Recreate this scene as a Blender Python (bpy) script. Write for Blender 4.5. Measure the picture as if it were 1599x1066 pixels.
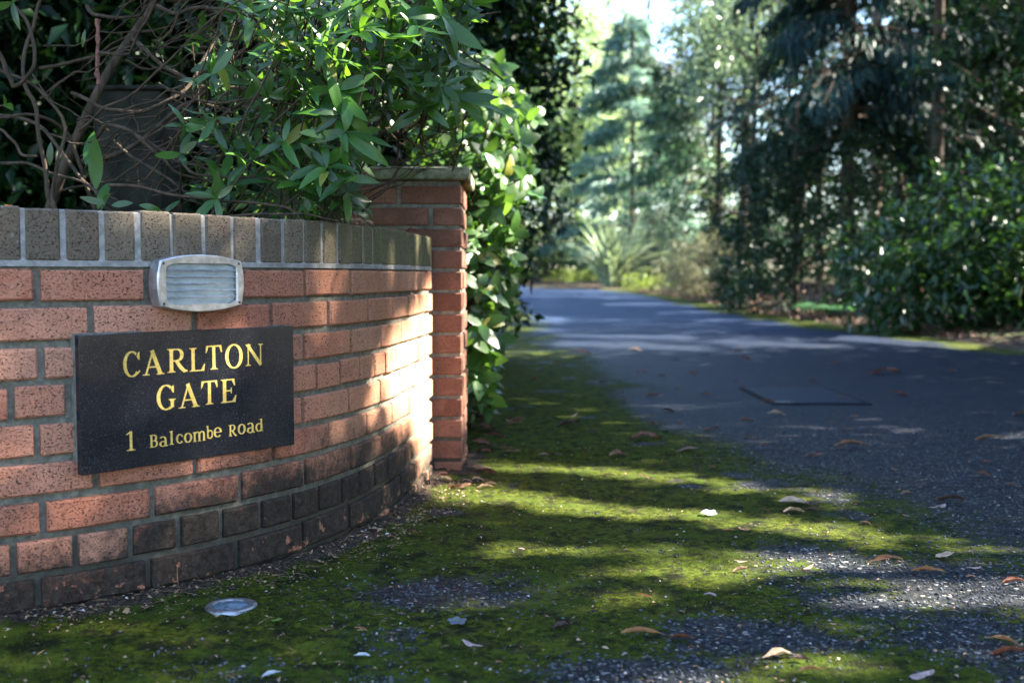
import bpy, bmesh, math, random
import numpy as np
from mathutils import Vector, Matrix
from mathutils.geometry import delaunay_2d_cdt
for o in list(bpy.data.objects): bpy.data.objects.remove(o)
S = bpy.context.scene
COL = S.collection
R = math.radians
rng = np.random.default_rng(7)
random.seed(7)

# ------------------------------------------------------------------ camera, sky, sun, exposure
F_PX = 1780.0                      # focal length in pixels of a 1599 wide frame (40 mm lens)
EYE = np.array([0.0, 0.0, 0.705])
TILT = math.atan(104.0 / F_PX)
cam_d = bpy.data.cameras.new('camera'); cam = bpy.data.objects.new('camera', cam_d); COL.objects.link(cam)
cam_d.sensor_width = 36.0; cam_d.lens = F_PX / 1599.0 * 36.0
cam_d.clip_start = 0.05; cam_d.clip_end = 900.0
cam.location = EYE; cam.rotation_euler = (R(90) - TILT, 0, 0)
cam_d.dof.use_dof = True; cam_d.dof.focus_distance = 2.62; cam_d.dof.aperture_fstop = 3.3
cam_d.dof.aperture_blades = 9
S.camera = cam

SUN_EL, SUN_AZ = R(38), R(7)       # azimuth measured from +X towards +Y
SUN = np.array([math.cos(SUN_EL) * math.cos(SUN_AZ), math.cos(SUN_EL) * math.sin(SUN_AZ), math.sin(SUN_EL)])
W = bpy.data.worlds.new('World'); S.world = W; W.use_nodes = True
wn = W.node_tree.nodes; bg = wn['Background']
sky = wn.new('ShaderNodeTexSky'); sky.sky_type = 'NISHITA'; sky.sun_disc = False
sky.sun_elevation = SUN_EL; sky.sun_rotation = math.pi / 2 - SUN_AZ
sky.air_density = 1.0; sky.dust_density = 0.5; sky.ozone_density = 2.2
W.node_tree.links.new(sky.outputs[0], bg.inputs[0]); bg.inputs[1].default_value = 0.085
sl = bpy.data.lights.new('sun', 'SUN'); so = bpy.data.objects.new('sun', sl); COL.objects.link(so)
sl.energy = 5.0; sl.angle = R(0.53); sl.color = (1.0, 0.93, 0.80)
so.rotation_euler = Vector(-SUN).to_track_quat('-Z', 'Y').to_euler(); so.location = (20, 3, 18)
vs = S.view_settings; vs.view_transform = 'Standard'; vs.look = 'None'; vs.gamma = 1.0; vs.exposure = 3.5
vs.use_curve_mapping = False
S.render.engine = 'CYCLES'
cy = S.cycles
cy.use_denoising = True; cy.denoiser = 'OPENIMAGEDENOISE'
cy.max_bounces = 7; cy.diffuse_bounces = 4; cy.glossy_bounces = 3; cy.transmission_bounces = 4; cy.transparent_max_bounces = 6
cy.sample_clamp_indirect = 6.0; cy.caustics_reflective = False; cy.caustics_refractive = False

# ------------------------------------------------------------------ helpers
def ground_z(x, y):
    y = np.asarray(y, float)
    return 0.05 * np.clip((4.0 - y) / 1.9, 0, 1.15) + np.maximum(0, y - 8.0) * 0.010
_Fw = np.array([0, math.cos(TILT), -math.sin(TILT)]); _Up = np.array([0, math.sin(TILT), math.cos(TILT)])
def view_ray(px, py):
    return _Fw + np.array([1.0, 0, 0]) * (px - 799.5) / F_PX + _Up * (533 - py) / F_PX
def project(P):
    v = np.asarray(P, float) - EYE; d = v @ _Fw
    return 799.5 + F_PX * v[..., 0] / d, 533 - F_PX * (v @ _Up) / d, d
def at(px, py, y):                 # the point seen at a pixel of the photograph, at ground distance y
    d = view_ray(px, py); return EYE + d * (y / d[1])
def on_ground(px, py):
    d = view_ray(px, py); t = 1.0
    for _ in range(30):
        p = EYE + d * t
        t += (p[2] - float(ground_z(p[0], p[1]))) / max(-d[2], 1e-4) * 0.9
    return EYE + d * t

def mesh(name, V, faces, smooth=False, attr=None):
    me = bpy.data.meshes.new(name)
    V = np.asarray(V, np.float32)
    if isinstance(faces, np.ndarray):
        n, k = faces.shape
        me.vertices.add(len(V)); me.vertices.foreach_set('co', V.ravel())
        me.loops.add(n * k); me.loops.foreach_set('vertex_index', faces.astype(np.int32).ravel())
        me.polygons.add(n); me.polygons.foreach_set('loop_start', np.arange(0, n * k, k, dtype=np.int32))
        me.update(calc_edges=True)
    else:
        me.from_pydata([tuple(map(float, v)) for v in V], [], [tuple(f) for f in faces]); me.update()
    if smooth:
        me.polygons.foreach_set('use_smooth', np.ones(len(me.polygons), bool))
    if attr is not None:
        a = me.attributes.new('tone', 'FLOAT', 'POINT'); a.data.foreach_set('value', np.asarray(attr, np.float32))
    return me
def link(name, me, mat=None, parent=None, loc=None, kind=None, label=None, cat=None, group=None):
    o = bpy.data.objects.new(name, me); COL.objects.link(o)
    if mat is not None and me is not None and not me.materials: me.materials.append(mat)
    if parent is not None: o.parent = parent
    if loc is not None: o.location = tuple(float(c) for c in loc)
    if kind: o['kind'] = kind
    if label: o['label'] = label
    if cat: o['category'] = cat
    if group: o['group'] = group
    return o
def thing(name, label, cat, loc=(0, 0, 0), group=None):
    o = link(name, None, None, None, loc, None, label, cat, group); o.empty_display_size = 0.05
    return o
def piece(name, V, faces, mat, parent, smooth=False, kind=None, label=None, attr=None):
    """a part given in world coordinates; its origin is put at its own middle"""
    V = np.asarray(V, float); c = (V.min(0) + V.max(0)) / 2
    base = np.array(parent.matrix_world.translation) if parent is not None and parent.parent is None else None
    pl = world_loc(parent)
    o = link(name, mesh(name, V - c, faces, smooth, attr), mat, parent, c - pl, kind, label)
    return o
def world_loc(o):
    p = np.zeros(3)
    while o is not None:
        p += np.array(o.location); o = o.parent
    return p
def box_vf(x0, x1, y0, y1, z0, z1, b=0.0):
    bm = bmesh.new(); bmesh.ops.create_cube(bm, size=1.0)
    for v in bm.verts:
        v.co = Vector(((x0 + x1) / 2 + v.co.x * (x1 - x0), (y0 + y1) / 2 + v.co.y * (y1 - y0), (z0 + z1) / 2 + v.co.z * (z1 - z0)))
    if b > 0: bmesh.ops.bevel(bm, geom=bm.edges[:], offset=b, segments=1, affect='EDGES')
    V = [tuple(v.co) for v in bm.verts]; bm.verts.index_update(); Fc = [[v.index for v in f.verts] for f in bm.faces]
    bm.free(); return np.array(V), Fc
def tube_vf(P, r, n=6):
    P = np.asarray(P, float); r = np.broadcast_to(r, (len(P),)).astype(float)
    T = np.gradient(P, axis=0); T /= np.linalg.norm(T, axis=1)[:, None] + 1e-9
    ref = np.array([0.31, 0.87, 0.38]); A = np.cross(T, ref); A /= np.linalg.norm(A, axis=1)[:, None] + 1e-9
    B = np.cross(T, A); a = np.arange(n) * 2 * np.pi / n
    V = (P[:, None] + r[:, None, None] * (np.cos(a)[None, :, None] * A[:, None] + np.sin(a)[None, :, None] * B[:, None])).reshape(-1, 3)
    m = len(P); i = np.arange(m - 1)[:, None] * n; j = np.arange(n)[None]; k = (j + 1) % n
    Fq = np.stack([i + j, i + k, i + n + k, i + n + j], -1).reshape(-1, 4)
    return V, Fq
def join_vf(parts):
    V, Fc, o = [], [], 0
    for v, f in parts:
        V.append(np.asarray(v)); Fc.append(np.asarray(f) + o); o += len(v)
    return np.concatenate(V), np.concatenate(Fc)
def wiggle(p0, p1, n=8, amp=0.05, sag=0.0):
    t = np.linspace(0, 1, n)[:, None]; P = np.asarray(p0) * (1 - t) + np.asarray(p1) * t
    w = np.cumsum(rng.normal(0, amp, (n, 3)), 0); w -= w[0] * (1 - t) + w[-1] * t
    P = P + w; P[:, 2] += sag * 4 * (t * (1 - t))[:, 0]
    return P

# ------------------------------------------------------------------ material helpers
class MT:
    def __init__(s, name):
        s.m = bpy.data.materials.new(name); s.m.use_nodes = True; s.nt = s.m.node_tree
        s.nt.nodes.clear(); s.out = s.nt.nodes.new('ShaderNodeOutputMaterial')
    def g(s, typ, ins=None, **props):
        n = s.nt.nodes.new('ShaderNode' + typ)
        for k, v in props.items(): setattr(n, k, v)
        for k, v in (ins or {}).items():
            sock = n.inputs[k]
            if isinstance(v, bpy.types.NodeSocket): s.nt.links.new(v, sock)
            elif isinstance(v, (tuple, list)) and len(v) == 3 and sock.type == 'RGBA': sock.default_value = (*v, 1)
            else: sock.default_value = v
        return n
    def noise(s, vec, scale, detail=3, rough=0.55, dist=0.0):
        return s.g('TexNoise', {'Vector': vec, 'Scale': scale, 'Detail': detail, 'Roughness': rough, 'Distortion': dist}).outputs['Fac']
    def ramp(s, fac, lo, hi, smooth=True):
        return s.g('MapRange', {'Value': fac, 'From Min': lo, 'From Max': hi}, interpolation_type='SMOOTHSTEP' if smooth else 'LINEAR').outputs[0]
    def mix(s, fac, a, b, mode='MIX'):
        n = s.g('Mix', None, data_type='RGBA', blend_type=mode)
        for sock, v in ((n.inputs[0], fac), (n.inputs[6], a), (n.inputs[7], b)):
            if isinstance(v, bpy.types.NodeSocket): s.nt.links.new(v, sock)
            elif isinstance(v, (tuple, list)): sock.default_value = (*v, 1)
            else: sock.default_value = v
        return n.outputs[2]
    def math(s, op, a, b=0.0, clamp=False):
        n = s.g('Math', {0: a, 1: b}, operation=op, use_clamp=clamp); return n.outputs[0]
    def pos(s): return s.g('NewGeometry').outputs['Position']
    def rnd(s): return s.g('ObjectInfo').outputs['Random']
    def scale(s, vec, v):
        return s.g('VectorMath', {0: vec, 1: v}, operation='MULTIPLY').outputs[0]
    def bump(s, h, strength, dist=0.002):
        return s.g('Bump', {'Height': h, 'Strength': strength, 'Distance': dist}).outputs[0]
    def bsdf(s, color, rough=0.6, normal=None, spec=0.5, metal=0.0, **kw):
        ins = {'Base Color': color, 'Roughness': rough, 'Specular IOR Level': spec, 'Metallic': metal, **kw}
        if normal is not None: ins['Normal'] = normal
        return s.g('BsdfPrincipled', ins).outputs[0]
    def done(s, shader):
        s.nt.links.new(shader, s.out.inputs[0]); return s.m
def simple(name, col, rough=0.6, metal=0.0, var=0.25, sc=30, spec=0.5, bump=0.0, bsc=None):
    t = MT(name); p = t.g('TexCoord').outputs['Object']
    n = t.noise(p, sc, 4)
    c = t.mix(t.ramp(n, .3, .7), tuple(x * (1 - var) for x in col), tuple(min(1, x * (1 + var)) for x in col))
    nm = t.bump(t.noise(p, bsc or sc * 3, 4), bump) if bump else None
    return t.done(t.bsdf(c, rough, nm, spec, metal))
def leaf_mat(name, dark, light, trans=None, tfac=0.3, rough=0.38, spec=0.5, vein=False):
    t = MT(name)
    tone = t.g('Attribute', None, attribute_name='tone').outputs['Fac'] if not vein else t.rnd()
    c = t.mix(tone, dark, light)
    p = t.g('TexCoord').outputs['Object'] if vein else t.pos()
    if vein:
        n = t.noise(p, 45, 3); c = t.mix(t.math('MULTIPLY', t.ramp(n, .55, .75), .35), c, tuple(x * .55 for x in dark))
        yel = t.ramp(t.rnd(), .955, .97); c = t.mix(t.math('MULTIPLY', yel, .75), c, (.22, .20, .03))
    tr = trans or tuple(min(1, 2.2 * x) for x in light)
    b = t.bsdf(c, rough, None, spec)
    tl = t.g('BsdfTranslucent', {'Color': t.mix(tone, tuple(x * .7 for x in tr), tr)}).outputs[0]
    return t.done(t.g('MixShader', {0: tfac, 1: b, 2: tl}).outputs[0])

# ------------------------------------------------------------------ wall line in plan (left to right, arc length s)
_K = np.array([-1.2, 0, .25, .5, .75, 1.0, 1.3, 1.7, 2.15])
_H = np.radians([35, 37.9, 43.7, 55.6, 67.2, 76.4, 82.3, 86.5, 86.5])
_ss = np.linspace(-1.2, 2.15, 1341); _hh = np.interp(_ss, _K, _H); _dl = _ss[1] - _ss[0]
_X = np.concatenate([[0], np.cumsum(np.cos((_hh[1:] + _hh[:-1]) / 2))]) * _dl
_Y = np.concatenate([[0], np.cumsum(np.sin((_hh[1:] + _hh[:-1]) / 2))]) * _dl
_X += -0.940 - np.interp(0, _ss, _X); _Y += 2.1666 - np.interp(0, _ss, _Y)
def arc(s, off=0.0):               # point on the wall face, moved outwards by off
    h = np.interp(s, _ss, _hh)
    return np.interp(s, _ss, _X) + off * np.sin(h), np.interp(s, _ss, _Y) - off * np.cos(h)
_vis = _ss < 2.02
def s_at(px, z):
    qx, _, _ = project(np.stack([_X[_vis], _Y[_vis], np.full(_vis.sum(), z)], -1))
    return float(np.interp(px, qx, _ss[_vis]))

# ------------------------------------------------------------------ value noise for relief
def vnoise(x, y, seed=0):
    x = np.asarray(x, float); y = np.asarray(y, float)
    xi = np.floor(x).astype(np.int64); yi = np.floor(y).astype(np.int64); fx = x - xi; fy = y - yi
    fx = fx * fx * (3 - 2 * fx); fy = fy * fy * (3 - 2 * fy)
    def h(a, b):
        n = (a * 374761393 + b * 668265263 + seed * 1274126177) & 0x7fffffff
        n = ((n ^ (n >> 13)) * 1274126177) & 0x7fffffff
        return ((n ^ (n >> 16)) & 0xffff) / 65535.0
    return (h(xi, yi) * (1 - fx) + h(xi + 1, yi) * fx) * (1 - fy) + (h(xi, yi + 1) * (1 - fx) + h(xi + 1, yi + 1) * fx) * fy
def fbm(x, y, seed=0, o=3):
    return sum(vnoise(x * 2 ** i, y * 2 ** i, seed + i) * .5 ** i for i in range(o)) / sum(.5 ** i for i in range(o))
def sstep(a, b, x):
    t = np.clip((np.asarray(x, float) - a) / (b - a), 0, 1); return t * t * (3 - 2 * t)

# ------------------------------------------------------------------ ground and driveway
def road_right(y): return np.interp(y, [0, 6, 10.8, 14.1, 17.7, 28.6, 34, 39, 42, 44, 45.5], [5.4, 5.3, 4.86, 4.25, 3.95, 3.86, 3.2, 1.8, 0, -3, -9])
def road_left(y): return np.interp(y, [0, 3.9, 4.6, 10, 20, 28, 33, 36, 38], [-3.2, -3.2, -0.9, -0.6, -0.5, -1.0, -4, -9.5, -12])
def moss_edge(y): return np.interp(y, [0, 2, 3, 3.7, 5, 7.8, 11.8, 17.7, 30], [1.1, 1.15, 1.15, 1.1, .82, .72, .46, .30, -.2])
def in_blob(x, y, px, py, rx, ry):
    c = on_ground(px, py); ex = on_ground(px + rx, py)[0] - c[0]; ey = on_ground(px, py - ry)[1] - c[1]
    return np.exp(-(((x - c[0]) / ex) ** 2 + ((y - c[1]) / ey) ** 2))
GRAVEL = [(1265, 880, 95, 34), (1330, 930, 80, 30), (700, 925, 150, 24), (1000, 1052, 170, 26), (1500, 915, 150, 34), (1130, 990, 90, 30), (160, 925, 60, 10), (1250, 1000, 160, 20), (1530, 1000, 120, 30)]
def moss_mask(x, y):
    n = fbm(x * 2.2, y * 1.6, 3) - .5
    m = 1 - sstep(-.62, .50, x - moss_edge(y) + n * .7)
    for b in GRAVEL: m = m * (1 - .85 * np.clip(in_blob(x, y, *b) * 1.3, 0, 1))
    m = m * sstep(.16, .52, fbm(x * 5, y * 4, 11) + .12)
    near = sstep(3.6, 2.8, y); m = np.maximum(m, near * .55 * sstep(.45, .62, fbm(x * 3.1, y * 3.1, 21)) * sstep(2.6, 1.6, x))
    r = sstep(1.0, .25, road_right(y) - x + n * .6) * sstep(8, 10, y)
    return np.clip(np.maximum(m, r), 0, 1)
_wx, _wy = arc(np.linspace(-1.1, 2.0, 160))
def wall_dist(x, y):
    sh = x.shape; x = x.ravel(); y = y.ravel(); d = np.full(x.shape, 9.0)
    k = np.where((x < .6) & (y < 4.6))[0]
    if len(k): d[k] = np.sqrt(((x[k][:, None] - _wx) ** 2 + (y[k][:, None] - _wy) ** 2).min(1))
    q = np.hypot(np.maximum(np.abs(x + .395) - .22, 0), np.maximum(np.abs(y - 4.24) - .22, 0))
    return np.minimum(d, q).reshape(sh)
def relief(x, y, m):
    h = (fbm(x * 26, y * 26, 5, 2) - .35) * .009 * m + (vnoise(x * 75, y * 75, 9) - .5) * (.0035 * m + .0028)
    h = h + (fbm(x * 1.7, y * 1.7, 31) - .5) * .016
    return h * sstep(14, 5, y)
def road_grid(nr, nc):
    ys = np.concatenate([[.2, .6, .9], np.geomspace(1.15, 45.0, nr - 3)])
    u = np.linspace(0, 1, nc); Xs = []
    for y in ys:
        L, Rr = float(road_left(y)), float(road_right(y)); a, b = max(L, -.5 * y - .15), min(Rr, .5 * y + .15)
        Xs.append(np.interp(u, [0, .06, .94, 1], [L, max(L + .001, a), min(Rr - .001, b), Rr]))
    Xg = np.array(Xs); Yg = np.repeat(ys[:, None], nc, 1)
    return Xg, Yg
Xg, Yg = road_grid(640, 460)
mm = moss_mask(Xg, Yg); wd = wall_dist(Xg, Yg)
Zg = ground_z(Xg, Yg) + relief(Xg, Yg, mm) + .012 * sstep(.10, .0, wd) * fbm(Xg * 14, Yg * 14, 40) * 1.6
nr_, nc_ = Xg.shape
ii = (np.arange(nr_ - 1)[:, None] * nc_ + np.arange(nc_ - 1)[None]).ravel()
me = mesh('driveway', np.stack([Xg, Yg, Zg], -1).reshape(-1, 3), np.stack([ii, ii + 1, ii + nc_ + 1, ii + nc_], -1), True)
for nm, arr in (('moss', mm), ('dirt', sstep(.11, .01, wd + (fbm(Xg * 9, Yg * 9, 50) - .5) * .14))):
    a = me.attributes.new(nm, 'FLOAT', 'POINT'); a.data.foreach_set('value', arr.astype(np.float32).ravel())
t = MT('mossy_asphalt'); p = t.pos()
mo = t.g('Attribute', None, attribute_name='moss').outputs['Fac']; di = t.g('Attribute', None, attribute_name='dirt').outputs['Fac']
fine = t.noise(p, 90, 4, .65); vor = t.g('TexVoronoi', {'Vector': p, 'Scale': 115.0, 'Randomness': 1.0}); vcol = vor.outputs['Color']
chip = t.g('SeparateColor', {0: vcol}).outputs[0]
stone = t.mix(t.ramp(chip, .25, .95, False), (.0035, .005, .007), (.038, .042, .049))
stone = t.mix(t.math('MULTIPLY', t.ramp(chip, .94, .97), .7), stone, (.30, .29, .28))
stone = t.mix(t.ramp(vor.outputs['Distance'], .45, .8), stone, (.008, .009, .01))
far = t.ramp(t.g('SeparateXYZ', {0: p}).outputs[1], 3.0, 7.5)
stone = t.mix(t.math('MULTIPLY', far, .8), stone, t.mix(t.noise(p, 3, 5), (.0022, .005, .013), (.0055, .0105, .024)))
stone = t.mix(t.ramp(t.g('SeparateXYZ', {0: p}).outputs[1], 8.5, 19.0), stone, t.mix(t.noise(p, 2, 5), (.014, .026, .060), (.028, .046, .090)))  # paler and bluer with distance: sky sheen put into the asphalt colour
big = t.noise(p, 9, 4); stone = t.mix(t.math('MULTIPLY', t.ramp(big, .45, .75), .5), stone, (.030, .029, .026))
mcol = t.mix(t.ramp(t.noise(p, 60, 4, .7), .32, .7), (.008, .0130, .002), (.072, .088, .008))
mcol = t.mix(t.ramp(t.noise(p, 7, 3), .4, .7), mcol, (.038, .056, .007))
mcol = t.mix(t.math('MULTIPLY', t.ramp(t.noise(p, 16, 5, .7), .46, .62), .88), mcol, (.008, .009, .005))
mcol = t.mix(t.math('MULTIPLY', t.ramp(t.noise(p, 30, 3), .62, .7), .6), mcol, (.05, .035, .018))
cov = t.ramp(t.math('ADD', t.math('ADD', t.math('MULTIPLY', mo, 1.05), t.math('MULTIPLY', t.math('SUBTRACT', fine, .5), 1.5)), t.math('MULTIPLY', t.math('SUBTRACT', t.noise(p, 22, 4, .6), .5), .9)), .36, .66)
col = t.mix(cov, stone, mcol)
dirt = t.mix(t.ramp(t.noise(p, 130, 3, .7), .35, .72), (.012, .010, .008), (.085, .066, .048))
col = t.mix(t.ramp(t.math('ADD', di, t.math('MULTIPLY', t.math('SUBTRACT', fine, .5), .8)), .35, .65), col, dirt)
# saw cut / trench seam across the drive and the hairline crack beyond it
sx = t.g('SeparateXYZ', {0: p}); sy = t.math('ADD', sx.outputs[1], t.math('MULTIPLY', t.math('SUBTRACT', t.noise(p, 4, 4), .5), .12))
seam = t.math('MULTIPLY', t.ramp(t.math('ABSOLUTE', t.math('SUBTRACT', sy, 3.72)), .016, .005), t.ramp(sx.outputs[0], .45, .75))
col = t.mix(t.math('MULTIPLY', seam, .85), col, (.006, .006, .006))
hgt = t.math('ADD', t.math('MULTIPLY', vor.outputs['Distance'], -.5), t.math('MULTIPLY', t.noise(p, 240, 3, .7), 1.0))
nm = t.bump(t.math('SUBTRACT', hgt, seam), .75, .004)
ro = t.g('MapRange', {'Value': cov, 'To Min': .58, 'To Max': .95}).outputs[0]
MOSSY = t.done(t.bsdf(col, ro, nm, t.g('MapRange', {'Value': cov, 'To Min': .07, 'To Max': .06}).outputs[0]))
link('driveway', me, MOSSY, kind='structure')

xs = np.linspace(-160, 160, 81); ys = np.concatenate([np.linspace(-30, 60, 70), np.linspace(66, 420, 30)])
GX, GY = np.meshgrid(xs, ys)
bank = sstep(0.2, 2.6, GX - road_right(np.minimum(GY, 45))) * .28 * (GY < 46) + sstep(46, 60, GY) * .4
GZ = ground_z(GX, np.minimum(GY, 60)) - .035 + bank + (fbm(GX * .6, GY * .6, 60) - .5) * .10 * sstep(0.3, 1.5, GX - road_right(np.minimum(GY, 45)))
n1 = len(xs); ii = (np.arange(len(ys) - 1)[:, None] * n1 + np.arange(n1 - 1)[None]).ravel()
t = MT('woodland_floor'); p = t.pos()
c = t.mix(t.ramp(t.noise(p, 6, 6, .7), .35, .7), (.016, .012, .008), (.075, .045, .024))
c = t.mix(t.ramp(t.noise(p, .8, 4), .48, .66), c, (.030, .052, .010))
FLOOR = t.done(t.bsdf(c, .95, t.bump(t.noise(p, 25, 5), .6, .03), .2))
link('ground', mesh('ground', np.stack([GX, GY, GZ], -1).reshape(-1, 3), np.stack([ii, ii + 1, ii + n1 + 1, ii + n1], -1), True), FLOOR, kind='structure')

# ------------------------------------------------------------------ brick materials
def brick_material(name, a, b, stain, ochre, pits=1.0, lichen=False):
    t = MT(name); p0 = t.pos(); rn = t.rnd()
    sh = t.g('CombineXYZ', {0: t.math('MULTIPLY', rn, 13.0), 1: t.math('MULTIPLY', rn, 7.0), 2: t.math('MULTIPLY', rn, 5.0)}).outputs[0]
    p = t.g('VectorMath', {0: p0, 1: sh}, operation='ADD').outputs[0]
    c = t.mix(rn, a, b)
    c = t.mix(t.math('MULTIPLY', t.ramp(t.g('TexWhiteNoise', {0: t.math('MULTIPLY', rn, 91.0)}, noise_dimensions='1D').outputs[0] if False else t.math('FRACT', t.math('MULTIPLY', rn, 37.0)), .62, 1.0), .55), c, tuple(x * .62 for x in a))
    c = t.mix(t.math('MULTIPLY', t.ramp(t.noise(p, 14, 4), .45, .72), .45), c, tuple(min(1, x * 1.3) for x in b))
    c = t.mix(t.math('MULTIPLY', t.ramp(t.noise(p, 8, 3), .5, .75), .35), c, (.27, .135, .10))
    y = t.g('SeparateXYZ', {0: p0})
    if ochre:
        oc = t.math('MULTIPLY', t.ramp(t.math('ADD', y.outputs[1], t.math('MULTIPLY', t.noise(p0, 5, 3), .8)), 2.9, 3.5), .42)
        c = t.mix(oc, c, (.33, .20, .105))
    if lichen:
        li = t.math('MULTIPLY', t.ramp(t.math('ADD', y.outputs[1], t.math('MULTIPLY', t.noise(p0, 22, 4), .7)), 2.95, 3.5), .8)
        c = t.mix(li, c, (.135, .135, .062))
        c = t.mix(t.ramp(t.noise(p, 60, 3), .62, .74), c, (.20, .185, .16))
    pv = t.scale(p, (210, 210, 330))
    n1 = t.noise(pv, 1.0, 2, .6, .6); n2 = t.noise(t.scale(p, (420, 420, 420)), 1.0, 2, .7)
    pit = t.ramp(n1, .555, .63); fleck = t.ramp(n2, .52, .66)
    c = t.mix(t.math('MULTIPLY', pit, .80 * pits), c, (.030, .020, .017))
    c = t.mix(t.math('MULTIPLY', fleck, .45 * pits), c, (.06, .035, .028))
    c = t.mix(t.math('MULTIPLY', t.ramp(n2, .30, .38), -1.0), c, c) if False else c
    if stain:
        nz = t.noise(p0, 7, 5, .65); n3 = t.noise(p0, 60, 4, .7)
        lev = t.math('ADD', t.math('SUBTRACT', .335, y.outputs[2]), t.math('MULTIPLY', t.math('SUBTRACT', nz, .5), .30))
        lev = t.math('SUBTRACT', lev, t.math('MULTIPLY', t.ramp(y.outputs[1], 2.50, 2.12), .13))
        lev = t.math('SUBTRACT', lev, t.math('MULTIPLY', t.ramp(y.outputs[1], 2.9, 3.8), .16))
        lev = t.math('ADD', lev, t.math('MULTIPLY', t.math('SUBTRACT', n3, .5), .16))
        m = t.math('MULTIPLY', t.ramp(lev, .0, .13), .96)
        chipped = t.math('MULTIPLY', t.ramp(t.math('ADD', t.noise(p0, 26, 4, .6), t.math('MULTIPLY', y.outputs[2], -1.1)), .50, .57), .75)
        m = t.math('MULTIPLY', m, t.math('SUBTRACT', 1.0, chipped))
        c = t.mix(m, c, t.mix(t.ramp(n3, .35, .75), (.010, .010, .008), (.045, .043, .034)))
        spk = t.ramp(t.noise(p, 330, 1), .74, .78)
        c = t.mix(t.math('MULTIPLY', spk, .55), c, (.35, .32, .28))
    h = t.math('SUBTRACT', t.math('MULTIPLY', n2, .6), t.math('ADD', pit, t.math('MULTIPLY', fleck, .4)))
    return t.done(t.bsdf(c, .9, t.bump(h, .8, .0022), .2))
BRICK = brick_material('drag_faced_red_brick', (.46, .170, .102), (.54, .255, .165), True, True)
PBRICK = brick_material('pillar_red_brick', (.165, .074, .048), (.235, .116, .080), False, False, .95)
CBRICK = brick_material('grey_coping_brick', (.146, .114, .080), (.198, .158, .112), False, False, 1.0, True)
def mortar(name, a, b, sc=60):
    t = MT(name); p = t.pos(); z = t.g('SeparateXYZ', {0: p}).outputs[2]
    c = t.mix(t.ramp(t.noise(p, sc, 5, .7), .3, .75), a, b)
    c = t.mix(t.math('MULTIPLY', t.ramp(t.noise(p, 9, 4), .5, .68), .6), c, tuple(x * .62 for x in a))
    c = t.mix(t.math('MULTIPLY', t.ramp(z, .30, .06), .85), c, (.028, .027, .022))
    return t.done(t.bsdf(c, .95, t.bump(t.noise(p, 160, 4, .7), .7, .003), .2))
MORTAR = mortar('raked_grey_mortar', (.105, .100, .080), (.23, .22, .185))
CMORTAR = mortar('pale_coping_mortar', (.21, .20, .185), (.37, .355, .34))

# ------------------------------------------------------------------ the curved wall
WALL_END = 2.0
def sheet(s0, s1, ns, prof):       # prof: closed list of (offset outwards, z)
    ss = np.linspace(s0, s1, ns); k = len(prof); V = []
    for s in ss:
        for o_, z in prof:
            x, y = arc(s, o_); V.append((x, y, z))
    Fq = []
    for i in range(ns - 1):
        for j in range(k):
            a = i * k + j; b = i * k + (j + 1) % k; Fq.append((a, b, b + k, a + k))
    Fq.append(tuple(range(k - 1, -1, -1))); Fq.append(tuple((ns - 1) * k + j for j in range(k)))
    return np.array(V), Fq
def arc_brick(s0, s1, z0, z1, front, back, ch=.0035, ns=3):
    ss = np.concatenate([[s0, s0 + ch], np.linspace(s0 + ch, s1 - ch, ns + 1)[1:-1], [s1 - ch, s1]])
    tilt = rng.normal(0, .0006); V = []; n = len(ss)
    for i, s in enumerate(ss):
        e = ch * .8 if i in (0, n - 1) else 0.0
        tw = tilt * (i / (n - 1) - .5) * 2
        cz = [rng.normal(0, .0006) for _ in range(2)]
        for o_, z in ((back, z0), (front - ch - e + tw, z0 + cz[0]), (front - e + tw, z0 + ch + cz[0]), (front - e + tw, z1 - ch + cz[1]), (front - ch - e + tw, z1 + cz[1]), (back, z1)):
            x, y = arc(s, o_); V.append((x, y, z))
    Fq = []
    for i in range(n - 1):
        for j in range(6):
            a = i * 6 + j; b = i * 6 + (j + 1) % 6; Fq.append((a, b, b + 6, a + 6))
    Fq.append((5, 4, 3, 2, 1, 0)); Fq.append(tuple((n - 1) * 6 + j for j in range(6)))
    return np.array(V), Fq
wall = thing('brick_wall', 'curved red brick garden wall capped with grey upright bricks, ending against the pillar', 'wall', (*arc(.6), 0))
piece('mortar', *sheet(-.75, WALL_END, 110, [(-.215, -.15), (-.0115, -.15), (-.0115, .7205), (-.215, .7205)]), MORTAR, wall)
piece('coping_mortar', *sheet(-.75, WALL_END, 110, [(-.213, .721), (-.0015, .721), (-.0015, .7315), (-.004, .736), (-.0035, .829), (-.012, .8322), (-.213, .8322)]), CMORTAR, wall)
S5 = [59, 230.5, 378, 478, 549.5, 596, 627.8, 648.5, 663]
COURSES = {1: S5, 2: [143.3, 305.5, 425, 514.5, 575.3, 613, 637.5, 656.5, 667],
           3: [65.5, 232, 379, 476.5, 549.7, 596, 627.5, 642, 656.5, 668],
           4: [18, 108.5, 197, 269, 334, 393, 448, 496, 533, 562.5, 585.5, 603, 618, 632.5, 643.5, 652.5, 661.5, 667.5],
           5: [58.5, 229, 377, 474, 546, 595, 627, 648, 664], 6: [151, 305.8, 427.8, 515.5, 574.5, 613.7, 639.7, 655],
           7: [68, 239.8, 377.5, 478, 549.7, 597.6, 627.7, 650, 663],
           8: [22, 119, 206, 281, 348, 409, 458.5, 500.4, 535.7, 563.4, 586.4, 606, 619.5, 633, 642.7, 651.7, 660, 666.5],
           9: [61, 233.5, 372.4, 474.5, 546.6, 596, 626, 646.5, 662], 10: [142, 308.6, 433, 519, 577.4, 615, 639, 652, 664],
           11: [61, 233, 373, 475, 547, 596, 626, 646, 662]}
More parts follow.
